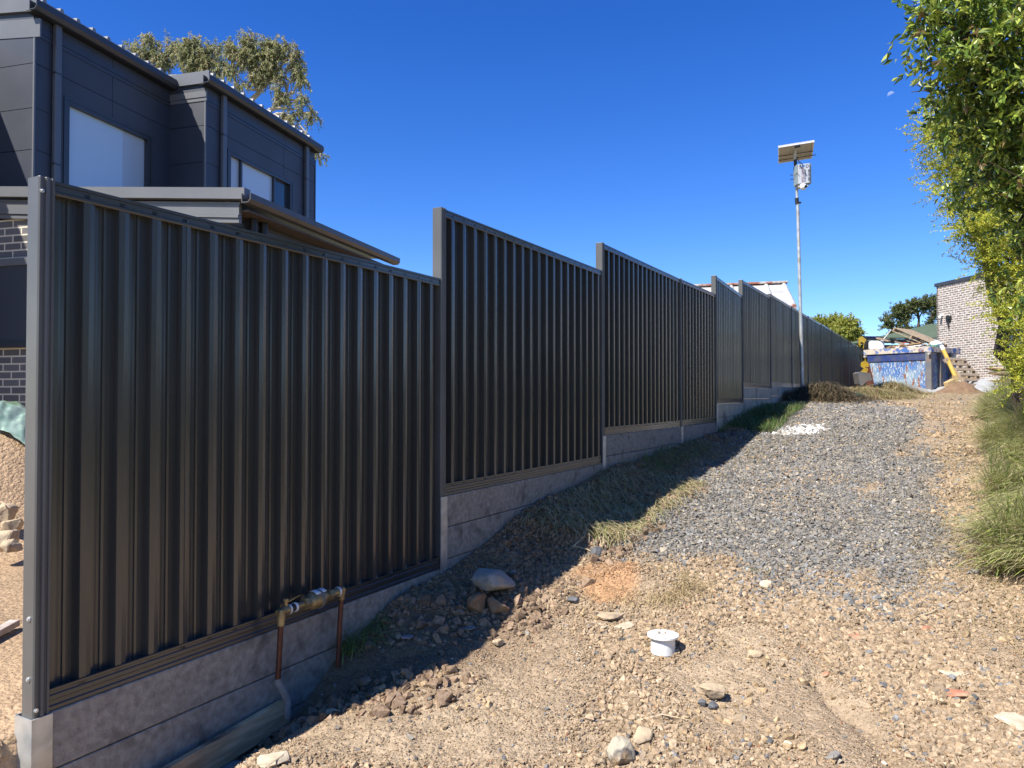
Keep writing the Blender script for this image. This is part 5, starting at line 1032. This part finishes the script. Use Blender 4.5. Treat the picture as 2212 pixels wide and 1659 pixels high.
blades('bank_grass', Xb, Yb, .43, .012, np.cos(ab), np.sin(ab) - .2, .75 + .5 * cb, [(.36, .42, .10), (.46, .50, .14), (.56, .52, .24), (.62, .55, .32), (.28, .36, .10)], 'broad arching yellow-green blades lying over the right hand bank', 24, zo=.03)
n = 11000; Y = 3.3 + 11 * rr.random(n) ** 1.3; X = np.interp(Y, yy, xx) + rr.normal(-.15, .35, n); ang = rr.random(n) * 6.28
blades('dry_grass', X, Y, .16, .0035, np.cos(ang), np.sin(ang), .12, DRY, 'dry straw scattered along the foot of the grass bank', 22, zo=.012)
# dry/green grass in the fence shadow
def fence_grass(name, t0, t1, p0_, p1_, n, ln, lift, cols, label, seed, w_=.004):
    r2 = np.random.default_rng(seed); Y = r2.uniform(t0, t1, n); X = fence_x(Y) + r2.uniform(p0_, p1_, n) / .87; ang = r2.random(n) * 6.28
    c = vnoise(X * 4, Y * 4, seed); k = c > -.25; X, Y, ang = X[k], Y[k], ang[k]
    return blades(name, X, Y, ln, w_, np.cos(ang), np.sin(ang), lift, cols, label, seed, zo=.01)
fence_grass('dry_grass', 5.3, 7.3, .10, .72, 5200, .24, .40, [(.55, .47, .28), (.46, .38, .21), (.62, .54, .34), (.34, .36, .14)], 'tangled dying grass on the soil heap in the fence shadow', 31, .0065)
fence_grass('grass', 7.2, 8.9, .05, .38, 800, .22, .95, [(.13, .20, .05), (.18, .25, .07), (.26, .28, .12)], 'green grass tuft strip at the foot of the third fence bay', 32)
fence_grass('dry_grass', 6.6, 9.2, .05, .5, 2600, .22, .4, [(.55, .47, .28), (.46, .38, .21), (.34, .28, .16)], 'withered brown grass stalks along the foot of the third fence bay', 38)
fence_grass('grass', 10.2, 13.6, .05, .75, 4200, .28, 1.0, [(.07, .14, .03), (.10, .19, .04), (.14, .22, .06), (.26, .24, .12)], 'green grass growing along the plinth before the pole', 33, .006)
fence_grass('dry_grass', 7.6, 10.5, .4, 1.1, 900, .2, .2, DRY, 'thin dry stalks on the shaded gravel by the fence', 34)
# straw ring round the orange patch
r2 = np.random.default_rng(44); n = 900; oc = hit(1385, 1262); a = r2.normal(-.4, .9, n); rad = r2.normal(.36, .06, n); X = .74 + np.cos(a) * rad * 1.1; Y = 4.6 + np.sin(a) * rad * .9; ang = r2.random(n) * 6.28
blades('dry_grass', X, Y, .13, .0028, np.cos(ang), np.sin(ang), .35, DRY[:3], 'pale dry grass fringing the orange soil patch', 45, zo=.01)
# cut grass heaps (far)
def heap(name, cx, cy, rx, ry, h, n, cols, label, seed):
    r2 = np.random.default_rng(seed); u = r2.normal(size=(n, 2)) * .5; X = cx + u[:, 0] * rx; Y = cy + u[:, 1] * ry; zt = h * np.exp(-(u ** 2).sum(1) * 1.6) * r2.uniform(.5, 1.1, n); ang = r2.random(n) * 6.28
    blades(name, X, Y, .45, .011, np.cos(ang), np.sin(ang), .5, cols, label, seed, zo=zt * .8)
heap('cut_grass_heap', 6.55, 15.4, .85, .6, .30, 3600, [(.16, .12, .07), (.22, .17, .10), (.10, .09, .05)], 'heap of cut brush coloured darker for the shadow at the pole foot', 51)  # blade colours darkened to carry the fence shadow on this end
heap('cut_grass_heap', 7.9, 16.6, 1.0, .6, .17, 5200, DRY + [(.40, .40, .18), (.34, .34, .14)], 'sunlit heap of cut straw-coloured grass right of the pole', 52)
heap('cut_grass_heap', 9.45, 18.3, .62, .5, .30, 3200, DRY + [(.30, .34, .12)], 'sunlit heap of cut grass in front of the left end of the skip', 53)
n = 7000; Y = rr.uniform(13, 19, n); X = rr.uniform(5.5, 12.5, n); k = (X < .6 * Y + 1) & (X > fence_x(Y) + .2); X, Y = X[k], Y[k]; ang = rr.random(len(X)) * 6.28
blades('dry_grass', X, Y, .2, .010, np.cos(ang), np.sin(ang), .15, DRY, 'flattened straw over the level ground in front of the skip', 54, zo=.01)
# green tuft by the right riser, and smaller weed
def tuft(name, c, n, ln, lift, label, seed, cols, spread=.03, w_=.006):
    r2 = np.random.default_rng(seed); root = empty(name, c, label, 'plant'); ang = r2.random(n) * 6.28; X = c.x + r2.normal(0, spread, n); Y = c.y + r2.normal(0, spread, n)
    blades('leaf_blades', X, Y, ln, w_, np.cos(ang), np.sin(ang), lift, cols, None, seed, parent=root, seg=5, zo=.0)
    return root
tuft('grass_tuft', hit(748, 1408), 170, .20, 1.15, 'green grass tuft at the foot of the right copper riser', 61, [(.20, .30, .08), (.28, .36, .12), (.34, .32, .16)])
tuft('weed', hit(808, 1360), 90, .15, .55, 'low green creeping weed right of the grass tuft', 62, [(.16, .26, .07), (.22, .32, .10)], .05)
tuft('weed', hit(1640, 1232), 40, .05, .8, 'tiny bright green weed in the grey gravel', 63, [(.18, .30, .06), (.26, .30, .08)], .04, .006)
# twigs
def twig(pts, r, label, m=None):
    tag(MB().tube([hit(a, b_) + UP * z for a, b_, z in pts], [r * (1 - .7 * i / (len(pts) - 1)) for i in range(len(pts))], 6).build('twig', m or mat('pale_twig', (.50, .40, .26), rough=.8) if 'pale_twig' not in bpy.data.materials else bpy.data.materials['pale_twig'], smooth=True), label, 'twig', 'twigs on the drive')
twig([(1238, 1188, .02), (1262, 1172, .04), (1268, 1150, .05), (1300, 1118, .03)], .007, 'thin pale root curving along the shadow edge')
twig([(1236, 1186, .02), (1268, 1196, .03), (1290, 1204, .02)], .006, 'short pale root branching toward the grey gravel')
twig([(1700, 1600 - 8, .012), (1760, 1606, .02), (1800, 1612, .012)], .005, 'pale twig lying at the lower right of the dirt') if False else twig([(1380, 1566, .012), (1430, 1556, .02), (1490, 1562, .012)], .005, 'straw-coloured twig right of the mottled rock')
twig([(1925, 1352, .01), (2010, 1330, .015), (2060, 1300, .015), (2110, 1262, .02)], .006, 'long twig trailing from the grass bank across the drive')
twig([(2170, 1520, .01), (2140, 1480, .02), (2125, 1440, .02), (2128, 1425, .02)], .004, 'dark bent twig at the right edge', mat('dark_twig', (.10, .08, .06), rough=.8))

# ------------------------------------------------------------------ behind the near post: tarp, rubble, timber
M['tarp'] = mat('green_tarp', (.16, .27, .215), (.30, .40, .34), rough=.4, scale=11, c3=(.10, .16, .09), s3=3, lo3=.55, hi3=.6)
n = 120; gA, gB = np.meshgrid(np.linspace(-1, 1, n), np.linspace(-1, 1, n)); x = -4.45 + gA.ravel() * .95; y = 6.55 + gB.ravel() * .38
z = ground_z(x, y) + .05 + .12 * np.abs(fbm(x + .4 * y, y - .3 * x, 2.6, 4, 91)) + .06 * np.abs(fbm(x * 2.5 + y, y, 4, 3, 92)); idx = np.arange(n * n).reshape(n, n)
F_ = np.stack([idx[:-1, :-1], idx[:-1, 1:], idx[1:, 1:], idx[1:, :-1]], -1).reshape(-1, 4)
o = link('tarpaulin', npmesh('tarpaulin', np.stack([x, y, z], 1), F_, smooth=True), M['tarp']); tag(o, 'pale green tarpaulin over a dirt pile behind the nearest fence post', 'tarpaulin'); so = o.modifiers.new('thick', 'SOLIDIFY'); so.thickness = .004
for k, (px, py, dp, r_, lab) in enumerate(((12, 1105, 5.4, .12, 'upper orange rubble lump behind the nearest fence post'), (28, 1135, 5.1, .09, 'orange rubble lump close against the nearest fence post'), (6, 1160, 4.9, .11, 'lower left orange rubble lump behind the nearest fence post'), (24, 1180, 4.7, .07, 'smallest orange rubble lump behind the nearest fence post'))):
    c = P(px, py, dp); rock('rubble_lump', c - UP * r_ * .6, (r_, r_, r_ * .8), M['rtan'], lab, 95 + k, 'rubble', k, 0, 16, None, .2, 'rubble behind the fence')
plank(P(-60, 1395, 3.3), P(32, 1345, 3.6), .05, .03, mat('pale_edge_board', (.50, .46, .42), (.30, .2, .15), rough=.8, scale=9), 'pale board lying on orange soil behind the nearest post', 'board', None, 'timber_board')
